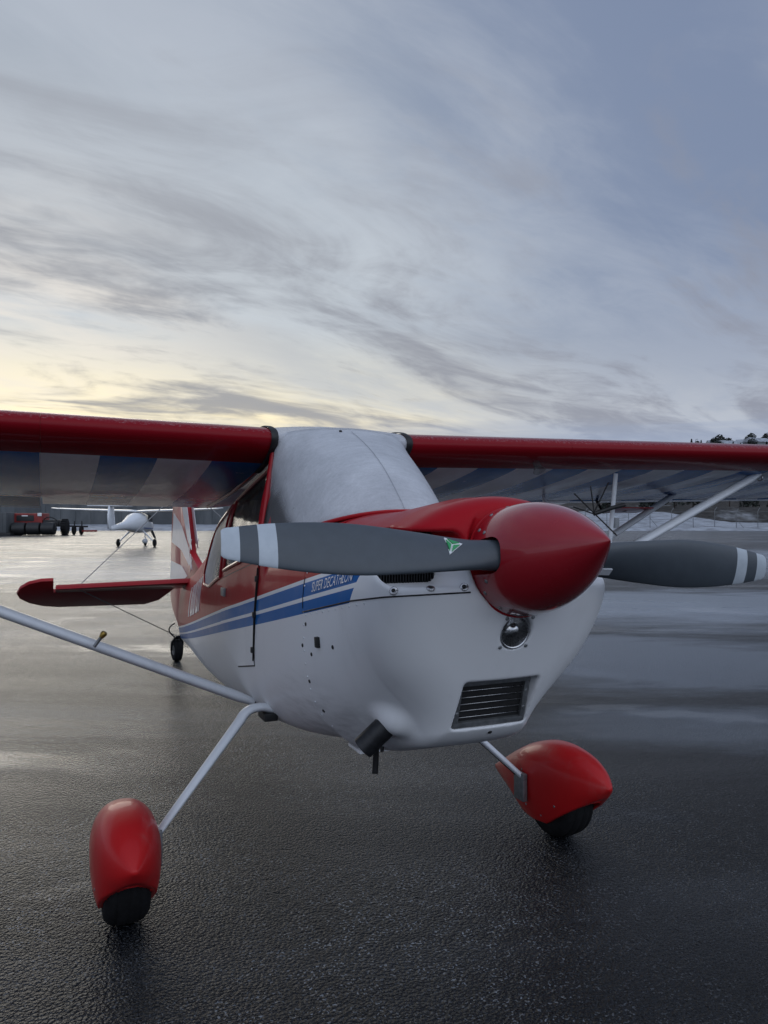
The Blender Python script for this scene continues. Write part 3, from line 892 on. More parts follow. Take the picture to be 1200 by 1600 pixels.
def img_to_ab(px_, py_):
    d = (FWD + RGT * ((px_ - 600) / 1202) + Vector((0, 0, (812 - py_) / 1202)))
    t = (loc - CAM).dot(nrm) / d.dot(nrm); q = CAM + d * t - loc
    return (q.dot(ax_s), q.dot(ax_t))
TA, TB, TC = (693.5, 840), (722, 851), (703.5, 865)
emb = tri_on_blade('emblem', [img_to_ab(*p_) for p_ in (TA, TB, TC)], 0.0034, M['decal_white'], blades[0])
cen = tuple(sum(p_[k] for p_ in (TA, TB, TC)) / 3 for k in (0, 1))
for a_, b_ in ((TA, TB), (TB, TC), (TC, TA)):
    g = tuple((a_[k] + b_[k] + cen[k]) / 3 for k in (0, 1))
    pts = [tuple(g[k] + (p_[k] - g[k]) * 0.66 for k in (0, 1)) for p_ in (a_, b_, cen)]
    tri_on_blade('emblem_facet', [img_to_ab(*p_) for p_ in pts], 0.0048, M['decal_green'], emb)
# small placard at the root of the far blade
l2, n2 = ray_on(blades[1], 944, 893)
if l2 is not None:
    if n2.dot(CAM - l2) < 0: n2 = -n2
    s2 = SPAN[1]; a2 = (s2 - n2 * s2.dot(n2)).normalized(); b2 = n2.cross(a2)
    q = [l2 + n2 * 0.003 + a2 * i * 0.022 + b2 * j * 0.012 for i, j in ((-1, -1), (1, -1), (1, 1), (-1, 1))]
    obj('placard', q + [p_ - n2 * 0.004 for p_ in q], [(0, 1, 2, 3), (7, 6, 5, 4), (0, 4, 5, 1), (1, 5, 6, 2), (2, 6, 7, 3), (3, 7, 4, 0)], M['strut'], blades[1], smooth=False)

# ---- windscreen
def windscreen_pt(a_, b_):
    th = a_ * math.pi / 2
    bx_, by_ = 0.395 * math.sin(th) , -0.385 + 0.66 * (1 - math.cos(th)) ** 1.15
    bz_ = 1.510 - 0.185 * (1 - math.cos(th)) ** 1.1
    tx_, ty_ = 0.316 * math.sin(th) * 0.98, 0.245 + 0.07 * (1 - math.cos(th))
    tz_ = 1.893 - 0.05 * (1 - math.cos(th)) 
    bul = math.sin(b_ * math.pi) * 0.035
    x = bx_ + (tx_ - bx_) * b_; y = by_ + (ty_ - by_) * b_ - bul * math.cos(th); z = bz_ + (tz_ - bz_) * b_ + bul * math.cos(th) * 0.9
    return Vector((x, y, z))
na, nb_ = 48, 20
wv, wf = [], []
for j in range(nb_ + 1):
    for i in range(na + 1): wv.append(windscreen_pt(-1 + 2 * i / na, j / nb_))
for j in range(nb_):
    for i in range(na):
        k = j * (na + 1) + i; wf.append((k, k + 1, k + na + 2, k + na + 1))
ws = obj('windscreen', wv, wf, M['frost'], plane)
md = ws.modifiers.new('thick', 'SOLIDIFY'); md.thickness = 0.004
tube('windscreen_seam', [windscreen_pt(0.0, b_) + Vector((0, -0.002, 0.003)) for b_ in np.linspace(0.0, 0.92, 14)], 0.0011, M['pole_grey'], ws, 6)
q = windscreen_pt(-0.1, 0.93); stick('windscreen_hole', dot, q + Vector((0, -0.004, 0.002)), (0, -0.5, 0.85), ws)
tube('windscreen_trim', [windscreen_pt(a_, 0.0) + Vector((0, -0.004, 0.002)) for a_ in np.linspace(-1, 1, 40)], 0.008, M['red'], plane, 8)
for sx in (-1, 1):
    tube('door_post', [windscreen_pt(sx, 0.0) + Vector((0, 0.01, 0)), windscreen_pt(sx, 0.5) + Vector((0, 0.01, 0)), windscreen_pt(sx, 1.0) + Vector((0, 0.02, -0.03))], 0.016, M['red'], plane, 10)
    tube('cabin_tube', [(sx * 0.20, -0.05, 1.46), (sx * 0.27, 0.27, 1.82)], 0.012, M['dark'], plane, 8)
bevel_box('instrument_panel', (-0.33, -0.02, 1.30), (0.33, 0.02, 1.53), M['dark'], plane, 0.01)
for yy in (0.75, 1.5):
    so = bevel_box('seat_back', (-0.2, yy, 0.85), (0.2, yy + 0.09, 1.36), M['cloth'], plane, 0.03)

# ---- wings
CHORD = 1.62; AW = R(10.3); LE0 = Vector((0, 0.27, 1.845))
CDIR = Vector((0, math.cos(AW), -math.sin(AW))); TDIR = Vector((0, math.sin(AW), math.cos(AW)))
DIH = math.tan(R(1.05))
def naca(c):
    t = 0.125; m_, p_ = 0.012, 0.4
    yt = 5 * t * (0.2969 * math.sqrt(max(c, 0)) - 0.126 * c - 0.3516 * c * c + 0.2843 * c ** 3 - 0.1036 * c ** 4)
    yc = m_ / p_**2 * (2 * p_ * c - c * c) if c < p_ else m_ / (1 - p_)**2 * ((1 - 2 * p_) + 2 * p_ * c - c * c)
    return yc + yt, yc - yt
def wing_pt(x, c, t): 
    return LE0 + Vector((x, 0, (abs(x) - 0.318) * DIH)) + CDIR * (c * CHORD) + TDIR * (t * CHORD)
def foil(c1, sag=0.0, n=26, c0=0.0):
    """loop: upper from c1 to nose, lower back to c1; returns (c, t, signed)"""
    cs = [c0 + (c1 - c0) * (0.5 - 0.5 * math.cos(math.pi * k / n)) for k in range(n + 1)]
    up = [(c, naca(c)[0] - (sag * min(1, max(0, (c - 0.14) / 0.1)) * (1 - c)), -c - 1e-4) for c in cs[::-1]]
    lo_ = [(c, naca(c)[1] + (sag * min(1, max(0, (c - 0.14) / 0.1)) * (1 - c)), c) for c in (cs[1:] if c0 == 0 else cs)]
    return up + lo_
def wing_skin(sx, x0, x1, c1, step, tip=False):
    rings, att = [], []
    n_ = int(round((x1 - x0) / step))
    for i in range(n_ + 1):
        x = x0 + (x1 - x0) * i / n_
        fr_ = ((x - 0.36) / 0.30) % 1.0; sag = 0.0045 * math.sin(math.pi * fr_) ** 0.8
        loop = foil(c1, sag); k = 1.0
        if tip: 
            q = max(0, (x - (x1 - 0.16)) / 0.16); k = math.sqrt(max(0.002, 1 - q * q))
        rings.append([wing_pt(sx * x, 0.5 + (c - 0.5) * (0.86 + 0.14 * k) if tip else c, t * k) for c, t, s_ in loop]); att += [s_ for c, t, s_ in loop]
    v, f = loft(rings)
    return v, f, att
WR = 0.318
AIL0, AIL1 = 1.27, 4.62
for sx in (-1, 1):
    v, f, at1 = wing_skin(sx, WR, AIL0, 1.0, 0.05)
    v2, f2, at2 = wing_skin(sx, AIL0 + 0.001, AIL1, 0.79, 0.05)
    v3, f3, at3 = wing_skin(sx, AIL1 + 0.001, 4.86, 1.0, 0.02, True)
    allv, allf, alla = list(v), list(f), list(at1)
    for (a_, b_, c_) in ((v2, f2, at2), (v3, f3, at3)):
        o_ = len(allv); allv += a_; allf += [tuple(i + o_ for i in q) for q in b_]; alla += c_
    if sx > 0: allf = [q[::-1] for q in allf]
    wing = obj('wing', allv, allf, M['wing'], plane, attr={'chord': alla}, sharp=50)
    # aileron, a touch drooped
    rings, att = [], []
    hinge_c = 0.80; droop = R(4.0 if sx < 0 else -3.0)
    for i in range(61):
        x = AIL0 + 0.012 + (AIL1 - AIL0 - 0.024) * i / 60
        loop = foil(1.0, 0, 10, hinge_c)
        ring = []
        for c, t, s_ in loop:
            dc = (c - 0.82) * CHORD; dt = t * CHORD
            ring.append(LE0 + Vector((sx * x, 0, (x - 0.36) * DIH)) + CDIR * (0.82 * CHORD + dc * math.cos(droop) + dt * math.sin(droop)) + TDIR * (dt * math.cos(droop) - dc * math.sin(droop)))
        rings.append(ring); att += [s_ for c, t, s_ in loop]
    v, f = loft(rings)
    if sx > 0: f = [q[::-1] for q in f]
    ail = obj('aileron', v, f, M['wing'], wing, attr={'chord': att}, sharp=40)
    # aileron spade on its arm
    base_p = wing_pt(sx * 2.45, 0.80, naca(0.8)[1])
    sp_c = base_p + CDIR * -0.30 + TDIR * -0.13
    tube('spade_arm', [base_p + TDIR * 0.01, base_p + TDIR * -0.10 + CDIR * -0.06, sp_c], 0.010, M['black'], ail, 8)
    m_ = Matrix((Vector((1, 0, 0)), CDIR, TDIR)).transposed().to_4x4(); m_.translation = sp_c
    bevel_box('spade', (-0.17, -0.09, -0.004), (0.17, 0.09, 0.004), M['red'], ail, 0.003, xf=m_)
    # black root seal over the nose
    rings = []
    for x in (WR - 0.006, WR, WR + 0.020, WR + 0.026):
        k = 1.0 if x in (WR, WR + 0.020) else 0.6
        ring = []
        for c, t, s_ in foil(0.20, 0, 18):
            q = wing_pt(sx * x, c, t); m0 = wing_pt(sx * x, 0.10, 0.0)
            ring.append(q + (q - m0).normalized() * 0.009 * k)
        rings.append(ring)
    v, f = loft(rings, closed=False); obj('root_seal', v, f, M['black'], wing, sharp=40)
    # rib-stitch tape lines are implied by the sag; tie-down ring under the wing
    p0 = wing_pt(sx * 2.95, 0.18, naca(0.18)[1])
    v, f = tube_vf([p0 + Vector((0, 0.02 * math.cos(q), -0.012 + 0.02 * math.sin(q))) for q in np.linspace(0, 2 * math.pi, 14)], 0.004, 6)
    obj('tie_down_ring', v, f, M['steel'], wing)
    # struts
    fs0 = Vector((sx * 0.345, 0.585, 0.615)); fs1 = wing_pt(sx * 2.92, 0.17, naca(0.17)[1] + 0.004)
    rs0 = Vector((sx * 0.345, 0.66, 0.605)); rs1 = wing_pt(sx * 2.92, 0.62, naca(0.62)[1] + 0.004)
    fst = tube('wing_strut', [fs0, fs0.lerp(fs1, 0.03), fs0.lerp(fs1, 0.97), fs1], [0.022, 0.030, 0.030, 0.020], M['strut'], plane, 20, squash=(1.25, 0.8))
    rst = tube('wing_strut', [rs0, rs0.lerp(rs1, 0.03), rs0.lerp(rs1, 0.97), rs1], [0.016, 0.024, 0.024, 0.016], M['strut'], plane, 20, squash=(1.25, 0.8))
    for q0, q1, par in ((fs0, fs1, fst), (rs0, rs1, rst)):
        dd = (q1 - q0).normalized()
        tube('strut_fitting', [q0 - dd * 0.05, q0 + dd * 0.02], 0.016, M['black'], par, 8, squash=(1.3, 0.6))
        tube('strut_fitting', [q1 - dd * 0.03, q1 + dd * 0.02], 0.016, M['greymetal'], par, 8, squash=(1.3, 0.6))
    # jury struts
    j0 = fs0.lerp(fs1, (1.74 - 0.345) / (2.92 - 0.345)); j1 = wing_pt(sx * 1.76, 0.16, naca(0.16)[1])
    tube('jury_strut', [j0, j1], 0.0115, M['strut'], plane, 12, squash=(1.3, 0.8))
    k0 = rs0.lerp(rs1, (1.74 - 0.345) / (2.92 - 0.345)); k1 = wing_pt(sx * 1.76, 0.60, naca(0.60)[1])
    tube('jury_strut', [k0, k1], 0.011, M['strut'], plane, 12)
    tube('jury_strut', [j0, k0], 0.011, M['strut'], plane, 12)
    # bungee and bent tube at the root under the wing
    tube('root_tube', [wing_pt(sx * 0.33, 0.12, naca(.12)[1] + .0), wing_pt(sx * 0.345, 0.5, naca(.5)[1] - .004), wing_pt(sx * 0.33, 0.97, naca(.97)[1])], 0.009, M['red'], wing, 8)
# stall warner / vent scoop under the far wing nose
p0 = wing_pt(1.10, 0.06, naca(0.06)[1])
v, f = lathe_vf([(0.018, -0.02), (0.020, 0.03), (0.030, 0.055), (0.034, 0.06), (0.030, 0.056), (0.016, 0.03)], 20)
obj('vent_scoop', xf(v, frame_to(p0, (0, -0.55, -0.8))), f, M['glass'], plane, sharp=40)
# roof between the wings
rings, att = [], []
for i in range(13):
    x = -0.314 + 0.628 * i / 12
    arch = 0.022 * (1 - (x / 0.314) ** 2)
    rings.append([wing_pt(x, c, t) + Vector((0, 0, arch)) for c, t, s_ in foil(1.0, 0)])
v, f = loft(rings); obj('cabin_roof', v, f, M['frost'], plane, sharp=50)

# aerobatic sighting frame on the far jury strut
jc = Vector((1.745, 0.55, 1.50))
sc = pix(928, 803, 4.35)
def sight_pt(px_, py_): return pix(px_, py_, 4.35)
sg = tube('sighting_frame', [pix(976, 789, 4.40), pix(955, 794, 4.38), sc], 0.012, M['black'], plane, 8)
for a_, b_ in (((897, 771), (964, 837)), ((923, 760), (929, 806)), ((951, 754), (928, 801)), ((896, 792), (928, 803))):
    tube('sight_rod', [sight_pt(*a_), sight_pt(*b_)], 0.0042, M['black'], sg, 6)

# small brass-tipped drain tube standing on the near strut
b0, b1 = pix(148, 1010, 3.27), pix(163, 990, 3.27)
bt = tube('drain_tube', [b0, b1], 0.0075, M['greymetal'], plane, 10)
tube('drain_cap', [b0.lerp(b1, 0.72), b1, b1 + (b1 - b0) * 0.12], [0.010, 0.014, 0.011], M['brass'], bt, 10)

# ---- main gear
def pant_sdf(x, y, z):
    """local: x lateral, y aft along pant axis, z up; origin at axle"""
    s = (y + 0.39) / 0.93
    s_ = np.clip(s, 0.0, 1)
    a = ipc(s_, [(0, 0.010), (0.02, 0.028), (0.06, 0.056), (0.13, 0.090), (0.24, 0.118), (0.38, 0.128), (0.55, 0.120), (0.72, 0.090), (0.88, 0.048), (1, 0.010)])
    hu = ipc(s_, [(0, 0.008), (0.02, 0.030), (0.06, 0.066), (0.13, 0.110), (0.24, 0.152), (0.38, 0.176), (0.55, 0.160), (0.72, 0.112), (0.88, 0.055), (1, 0.012)])
    hd = ipc(s_, [(0, 0.006), (0.02, 0.022), (0.06, 0.050), (0.13, 0.095), (0.24, 0.20), (0.38, 0.26), (0.6, 0.23), (0.8, 0.11), (1, 0.012)])
    zc = 0.070 - 0.02 * s_
    q = (z - zc); h = np.where(q > 0, hu, hd)
    nn = 2.3
    a = a * 0.95
    r = (np.abs(x) / a) ** nn + (np.abs(q) / h) ** nn
    d = (r ** (1 / nn) - 1) * np.minimum(a, 0.10)
    d = np.maximum(d, np.maximum(-(y + 0.39), y - 0.54))
    inner = np.maximum(np.maximum(d + 0.017, z - 0.14), np.maximum(-(y + 0.35), y - 0.24))
    d = np.maximum(d, -inner)
    d = np.maximum(d, (-0.126 + 0.47 * np.maximum(0, -y - 0.02) + 0.12 * np.maximum(0, y - 0.1)) - z)
    return d
Pp, Fp = surface_nets(pant_sdf, (-0.16, -0.46, -0.16), (0.16, 0.58, 0.30), 0.0072)
tw = 0.165
tyre_prof = [(0.075, -0.060), (0.095, -0.070), (0.13, -0.081), (0.165, -0.078), (0.185, -0.062), (0.191, -0.046), (0.189, -0.043), (0.189, -0.037), (0.193, -0.034), (0.195, -0.006), (0.1925, -0.004), (0.1925, 0.004), (0.195, 0.006), (0.193, 0.034), (0.189, 0.037), (0.189, 0.043), (0.191, 0.046), (0.185, 0.062), (0.165, 0.078), (0.13, 0.081), (0.095, 0.070), (0.075, 0.060)]
for sx in (-1, 1):
    axle = Vector((sx * 0.975, 0.0, 0.192))
    m_ = Matrix.Translation(axle) @ Matrix.Rotation(R(-9.0), 4, 'X')
    Pw = np.array([list(m_ @ Vector(q)) for q in Pp])
    pant = np_obj('wheel_fairing', Pw, Fp if True else Fp, M['pant_red'], plane)
    ma = frame_to(axle, (sx, 0, 0))
    v, f = lathe_vf(tyre_prof, 48)
    wheel = obj('main_wheel', xf(v, ma), f, M['rubber'], plane)
    v, f = lathe_vf([(0.02, -0.058), (0.075, -0.06), (0.075, 0.06), (0.02, 0.058)], 24); obj('wheel_hub', xf(v, ma), f, M['greymetal'], wheel, sharp=30)
    for k, (ly, lz, ls) in enumerate([(0.12, 0.10, -sx), (0.12, 0.02, -sx), (0.12, -0.06, -sx), (0.12, 0.10, sx), (0.12, 0.02, sx), (0.12, -0.06, sx), (-0.12, -0.03, sx), (-0.12, -0.03, -sx), (0.0, -0.09, sx), (0.0, -0.09, -sx)]):
        lx = 0.20
        while lx > 0 and float(pant_sdf(np.array([lx]), np.array([ly]), np.array([lz]))[0]) > 0: lx -= 0.002
        if lx > 0.02: stick('fairing_screw', scr, m_ @ Vector((ls * lx, ly, lz)), Vector((ls, 0, 0)), pant)
    # bracket and brake on the inner face
    bevel_box('axle_bracket', (sx * 0.84 - 0.012, 0.07, 0.14), (sx * 0.84 + 0.012, 0.15, 0.27), M['greymetal'], plane, 0.004)
    # spring steel leg
    r0 = Vector((sx * 0.27, 0.315, 0.622)); r1 = Vector((sx * 0.37, 0.305, 0.655)); r2 = Vector((sx * 0.435, 0.298, 0.656)); r3 = Vector((sx * 0.475, 0.283, 0.614)); r4 = Vector((sx * 0.85, 0.10, 0.245))
    pts = [r0] + bez(r1, r2 + Vector((sx * 0.012, 0, 0.008)), r3, 8) + [r3.lerp(r4, k / 6) for k in range(1, 7)]
    rad = [0.026] * 10 + [0.0255 - 0.008 * k / 6 for k in range(1, 7)]
    leg = tube('gear_leg', pts, rad[:len(pts)], M['strut'], plane, 18, squash=(1.2, 0.72))
    bevel_box('leg_clamp', (sx * 0.345 - 0.03, 0.255, 0.60), (sx * 0.345 + 0.03, 0.375, 0.632), M['black'], leg, 0.006)
    tube('brake_line', [p_ + Vector((0, 0.032, -0.012)) for p_ in pts[3:]], 0.0045, M['black'], leg, 6)

# ---- tail
def slab(poly, th, axis, m=None, edge=0.6):
    """rounded-edge slab over a 2D polygon; returns verts, faces (axis: normal direction)"""
    n = len(poly); cx = sum(p[0] for p in poly) / n; cy = sum(p[1] for p in poly) / n
    def ring(k, h): return [((cx + (a_ - cx) * k), (cy + (b_ - cy) * k), h) for a_, b_ in poly]
    rs = [ring(0.955, -th / 2), ring(0.99, -th / 2 * 0.8), ring(1.0, 0), ring(0.99, th / 2 * 0.8), ring(0.955, th / 2)]
    v, f = loft(rs); return v, f
# stabiliser plane: local (x, s aft) with tail pitch
ST0 = Vector((0, 4.13, 0.925)); STD = Vector((0, math.cos(R(10.5)), -math.sin(R(10.5)))); STN = Vector((0, math.sin(R(10.5)), math.cos(R(10.5))))
for sx in (-1, 1):
    poly = [(0.03, 0.0), (1.18, 0.22), (1.18, 0.50), (0.03, 0.50)]
    v, f = slab(poly, 0.045, None)
    v = [ST0 + Vector((sx * a_, 0, 0)) + STD * b_ + STN * c_ for a_, b_, c_ in v]
    if sx < 0: f = [q[::-1] for q in f]
    stab = obj('stabiliser', v, f, M['red'], plane, sharp=50)
    ED = R(17.0)
    ed = STD * math.cos(ED) - STN * math.sin(ED); en = STN * math.cos(ED) + STD * math.sin(ED)
    H0 = ST0 + STD * 0.515
    poly = [(0.10, 0.0), (1.20, 0.0), (1.20, -0.26), (1.30, -0.255), (1.40, -0.20), (1.47, -0.10), (1.50, 0.02), (1.48, 0.13), (1.40, 0.25), (1.28, 0.34), (1.15, 0.38), (0.35, 0.40), (0.22, 0.30)]
    v, f = slab(poly, 0.035, None)
    v = [H0 + Vector((sx * a_, 0, 0)) + ed * b_ + en * c_ for a_, b_, c_ in v]
    if sx < 0: f = [q[::-1] for q in f]
    obj('elevator', v, f, M['red'], plane, sharp=50)
    # bracing wires
    wa = ST0 + Vector((sx * 0.98, 0, 0)) + STD * 0.30
    tube('brace_wire', [wa + STN * 0.02, Vector((sx * 0.02, 4.72, 1.80))], 0.0042, M['greymetal'], plane, 6)
    tube('brace_wire', [wa - STN * 0.02, Vector((sx * 0.03, 4.88, 0.30))], 0.0042, M['greymetal'], plane, 6)
# fin and rudder (side profile in y,z)
def fin_pt(px_, py_, x=0.0):
    d = (FWD + RGT * ((px_ - 600) / 1202) + Vector((0, 0, (812 - py_) / 1202)))
    t = (x - CAM.x) / d.x; q = CAM + d * t; return (q.y, q.z)
HY = 4.85
finp = [(3.75, 1.02), (4.25, 1.16), (4.52, 1.55), (4.66, 1.80), (4.76, 1.88), (HY - 0.012, 1.90), (HY - 0.012, 0.82), (4.2, 0.90)]
rudp = [(HY + 0.006, 1.905), (5.06, 1.90), (5.24, 1.83), (5.38, 1.66), (5.47, 1.40), (5.52, 1.10), (5.54, 0.85), (5.53, 0.60), (5.42, 0.52), (HY + 0.006, 0.34)]
def yz_slab(poly, th):
    v, f = slab(poly, th, None); return [Vector((c_, a_, b_)) for a_, b_, c_ in v], f
v, f = yz_slab(finp, 0.06); fin = obj('fin', v, f, M['red'], plane, sharp=50)
v, f = yz_slab(rudp, 0.05); rud = obj('rudder', v, f, M['red'], plane, sharp=50)
def clip_y(poly, y0, keep_gt):
    out = []
    for i in range(len(poly)):
        a_, b_ = poly[i], poly[(i + 1) % len(poly)]
        ina = (a_[0] > y0) == keep_gt; inb = (b_[0] > y0) == keep_gt
        if ina: out.append(a_)
        if ina != inb:
            t = (y0 - a_[0]) / (b_[0] - a_[0]); out.append((y0, a_[1] + t * (b_[1] - a_[1])))
    return out
RC = (4.22, 0.98)
rays = [  # white rays: image-traced on the centre plane then given to both faces
    [fin_pt(*q) for q in ((275.5, 802), (272.5, 847), (289, 860), (301, 884), (303, 878), (300, 856), (289, 822))],
    [fin_pt(*q) for q in ((288.5, 788), (297, 788), (304, 846), (301, 850), (298, 842))],
    [fin_pt(*q) for q in ((271.3, 876), (270, 908), (289, 908), (298, 900), (289, 884))],
]
for poly in rays:
    for sx in (-1, 1):
        for keep, par in ((False, fin), (True, rud)):
            pc = clip_y(poly, HY if keep is False else HY, keep)
            if len(pc) < 3: continue
            x0 = sx * (0.0305 if par is fin else 0.0255)
            v, f = prism_yz(pc, x0 - 0.0012, x0 + 0.0012)
            obj('white_ray', v, f, M['decal_white'], par, smooth=False)
def star(cy, cz, r, par):
    for sx in (-1, 1):
        pts = [(cy + r * (1 if k % 2 == 0 else 0.4) * math.sin(k * math.pi / 5 + 0.2), cz + r * (1 if k % 2 == 0 else 0.4) * math.cos(k * math.pi / 5 + 0.2)) for k in range(10)]
        v, f = prism_yz(pts, sx * 0.0305 + 0.0012, sx * 0.0305 - 0.0012 + sx * 0.003)
        obj('white_star', v, f, M['decal_white'], par, smooth=False)
for q in ((303, 849), (304, 880)):
    cy, cz = fin_pt(*q); star(cy, cz, 0.085, fin)
# tail wheel
tubep = bez((0, 4.45, 0.30), (0, 4.95, 0.36), (0, 5.22, 0.24), 10)
tube('tail_spring', tubep, 0.016, M['black'], plane, 10, squash=(1.6, 0.6))
tc_ = Vector((0, 5.25, 0.115)); mw = frame_to(tc_, Vector((1, 0.12, 0)))
v, f = lathe_vf([(0.03, -0.034), (0.06, -0.036), (0.09, -0.042), (0.112, -0.032), (0.118, 0), (0.112, 0.032), (0.09, 0.042), (0.06, 0.036), (0.03, 0.034)], 32)
tw_ = obj('tail_wheel', xf(v, mw), f, M['rubber'], plane)
v, f = lathe_vf([(0.015, -0.040), (0.05, -0.038), (0.05, 0.038), (0.015, 0.040)], 20); obj('wheel_hub', xf(v, mw), f, M['greymetal'], tw_, sharp=30)
for sx in (-1, 1):
    tube('tail_fork', [(sx * 0.055, 5.25, 0.115), (sx * 0.055, 5.22, 0.20), (sx * 0.02, 5.20, 0.255)], 0.012, M['black'], plane, 8)
tube('steering_spring', bez((-0.02, 5.2, 0.25), (-0.16, 5.12, 0.36), (-0.05, 5.05, 0.42), 8), 0.007, M['black'], plane, 6)

# ---- lettering on the flank
def text_mesh(txt, name, mat, parent, y0, z0, width, height, slope, xfun, shear=0.0, off=0.0022, depth=0.0012):
    cu = bpy.data.curves.new('txt', 'FONT'); cu.body = txt; cu.resolution_u = 3
    to = bpy.data.objects.new('txt', cu); COL.objects.link(to)
    dg = bpy.context.evaluated_depsgraph_get(); dg.update()
    me = bpy.data.meshes.new_from_object(to.evaluated_get(dg))
    bpy.data.objects.remove(to)
    bm = bmesh.new(); bm.from_mesh(me); bpy.data.meshes.remove(me)
    xs = [q.co.x for q in bm.verts]; ys_ = [q.co.y for q in bm.verts]
    sx_, sy_ = width / (max(xs) - min(xs)), height / (max(ys_) - min(ys_)); mx_, my_ = min(xs), min(ys_)
    bmesh.ops.triangulate(bm, faces=list(bm.faces))
    for q in bm.verts:
        a_ = (q.co.x - mx_) * sx_; b_ = (q.co.y - my_) * sy_
        yy = y0 - a_ + b_ * shear; zz = z0 + slope * a_ + b_
        q.co = Vector((-(xfun(yy, zz) + off), yy, zz))
    return bm_obj(name, bm, mat, parent)
text_mesh('SUPER DECATHLON', 'lettering', M['decal_white'], cowl, -0.505, 1.2315, 0.350, 0.034, 0.184, cowl_x, 0.0, 0.005)
# large white marks on the red rear flank, too oblique to read in the photograph: only their strokes are kept
STRK = [(3.42, 0.06, 0), (3.20, 0.05, 0), (3.08, 0.05, 1), (2.94, 0.05, 0), (2.82, 0.05, 1), (2.66, 0.05, 0), (2.52, 0.05, 1), (2.40, 0.05, 0)]
for y_, w_, join in STRK:
    zb_ = 1.1965 - 0.1795 * y_ + 0.0038 * y_ * y_ + 0.055
    side_panel('white_mark', [(y_, zb_), (y_ - w_, zb_ + 0.008), (y_ - w_ - 0.03, zb_ + 0.25), (y_ - 0.03, zb_ + 0.242)], M['decal_white'], -1, 0.003, fus, 2)
    if join: side_panel('white_mark', [(y_ + 0.08, zb_ - 0.018), (y_ + 0.005, zb_ - 0.003), (y_ + 0.003, zb_ + 0.042), (y_ + 0.078, zb_ + 0.028)], M['decal_white'], -1, 0.003, fus, 2)

# ================================================================== surroundings
def G(a, D, z=0.0):
    """point a metres right of the view axis, D metres along it"""
    p = CAM + RGT * a + FWD * D; return Vector((p.x, p.y, z))
HEAD = Matrix((RGT, FWD, Vector((0, 0, 1)))).transposed().to_4x4()
def place(a, D, yaw=0.0):
    m = HEAD.copy() @ Matrix.Rotation(yaw, 4, 'Z'); m.translation = G(a, D); return m

# ---- snow along the edge of the apron
def heightfield(name, a0, a1, da, d0, d1, dd, fn, mat, kind='structure'):
    A = np.arange(a0, a1 + da, da); Dv = np.arange(d0, d1 + dd, dd)
    v = [G(a, d, fn(a, d)) for d in Dv for a in A]; n = len(A)
    f = [(j * n + i, j * n + i + 1, (j + 1) * n + i + 1, (j + 1) * n + i) for j in range(len(Dv) - 1) for i in range(n - 1)]
    return tag(obj(name, v, f, mat), kind=kind)
def wob(a, d, s=1.0, k=0):
    return (math.sin(a * 0.31 * s + 1.3 + k) * math.sin(d * 0.27 * s + 0.4 + k * 2) + 0.6 * math.sin(a * 0.83 * s + d * 0.5 * s + k) + 0.35 * math.sin(a * 1.9 * s - d * 1.3 * s + 2 * k)) / 1.95
def snow_h(a, d):
    e = d - (103 + 2.0 * wob(a, 3.0, 0.4))
    rim = 0.42 * math.exp(-((e - 2.2) / 1.6) ** 2) * (0.75 + 0.5 * wob(a, d, 1.2))
    mound = 0
    if a > 15: mound = 2.6 * math.exp(-((a - 46) / 14.0) ** 2) * min(1, max(0, (d - 116) / 24)) ** 1.3
    base = 0.02 if e > 0 else -0.15
    return base + (rim if e > 0 else 0) + max(0, e) * 0.012 + mound + 0.12 * wob(a, d, 0.9, 1) * min(1, max(0, e / 4))
heightfield('snow_field', -95, 130, 1.0, 100, 168, 1.0, snow_h, M['snow'])

# ---- hill beyond the fence on the right
def hill_mat():
    m, nt, b = new_mat('bare_woodland_slope'); p = pos(nt)
    n1 = noise(nt, vmap(nt, p, (0.5, 0.5, 0.25)), 1.0, 6, 0.7); n2 = noise(nt, p, 0.05, 5, 0.6)
    c = mixc(nt, n1.sm(0.35, 0.7), (0.022, 0.020, 0.018), (0.075, 0.066, 0.058))
    c = mixc(nt, n2.sm(0.55, 0.66) * 0.7, c, (0.45, 0.47, 0.50))
    setc(nt, b, 'Base Color', c); b.inputs['Roughness'].default_value = 0.95
    bump(nt, b, n1, 1.0, 1.5)
    return m
M['hill'] = hill_mat()
def hill_h(a, d):
    r = min(1, max(0, (a + 70) / 230)); r = r * r * (3 - 2 * r)
    top = 8 + 31.5 * r + 5.0 * max(0, (a - 175) / 60)
    t = min(1, max(0, (d - 178) / 240)); t = t ** 0.75
    near = 0.9 * min(1, max(0, (a - 40) / 30)) * min(1, max(0, (d - 166) / 14)) * 5.5
    return -0.5 + max(near, top * t) + 1.6 * wob(a * 0.2, d * 0.2, 1.0) * min(1, t * 4)
heightfield('hill', -150, 420, 6, 164, 520, 6, hill_h, M['hill'])

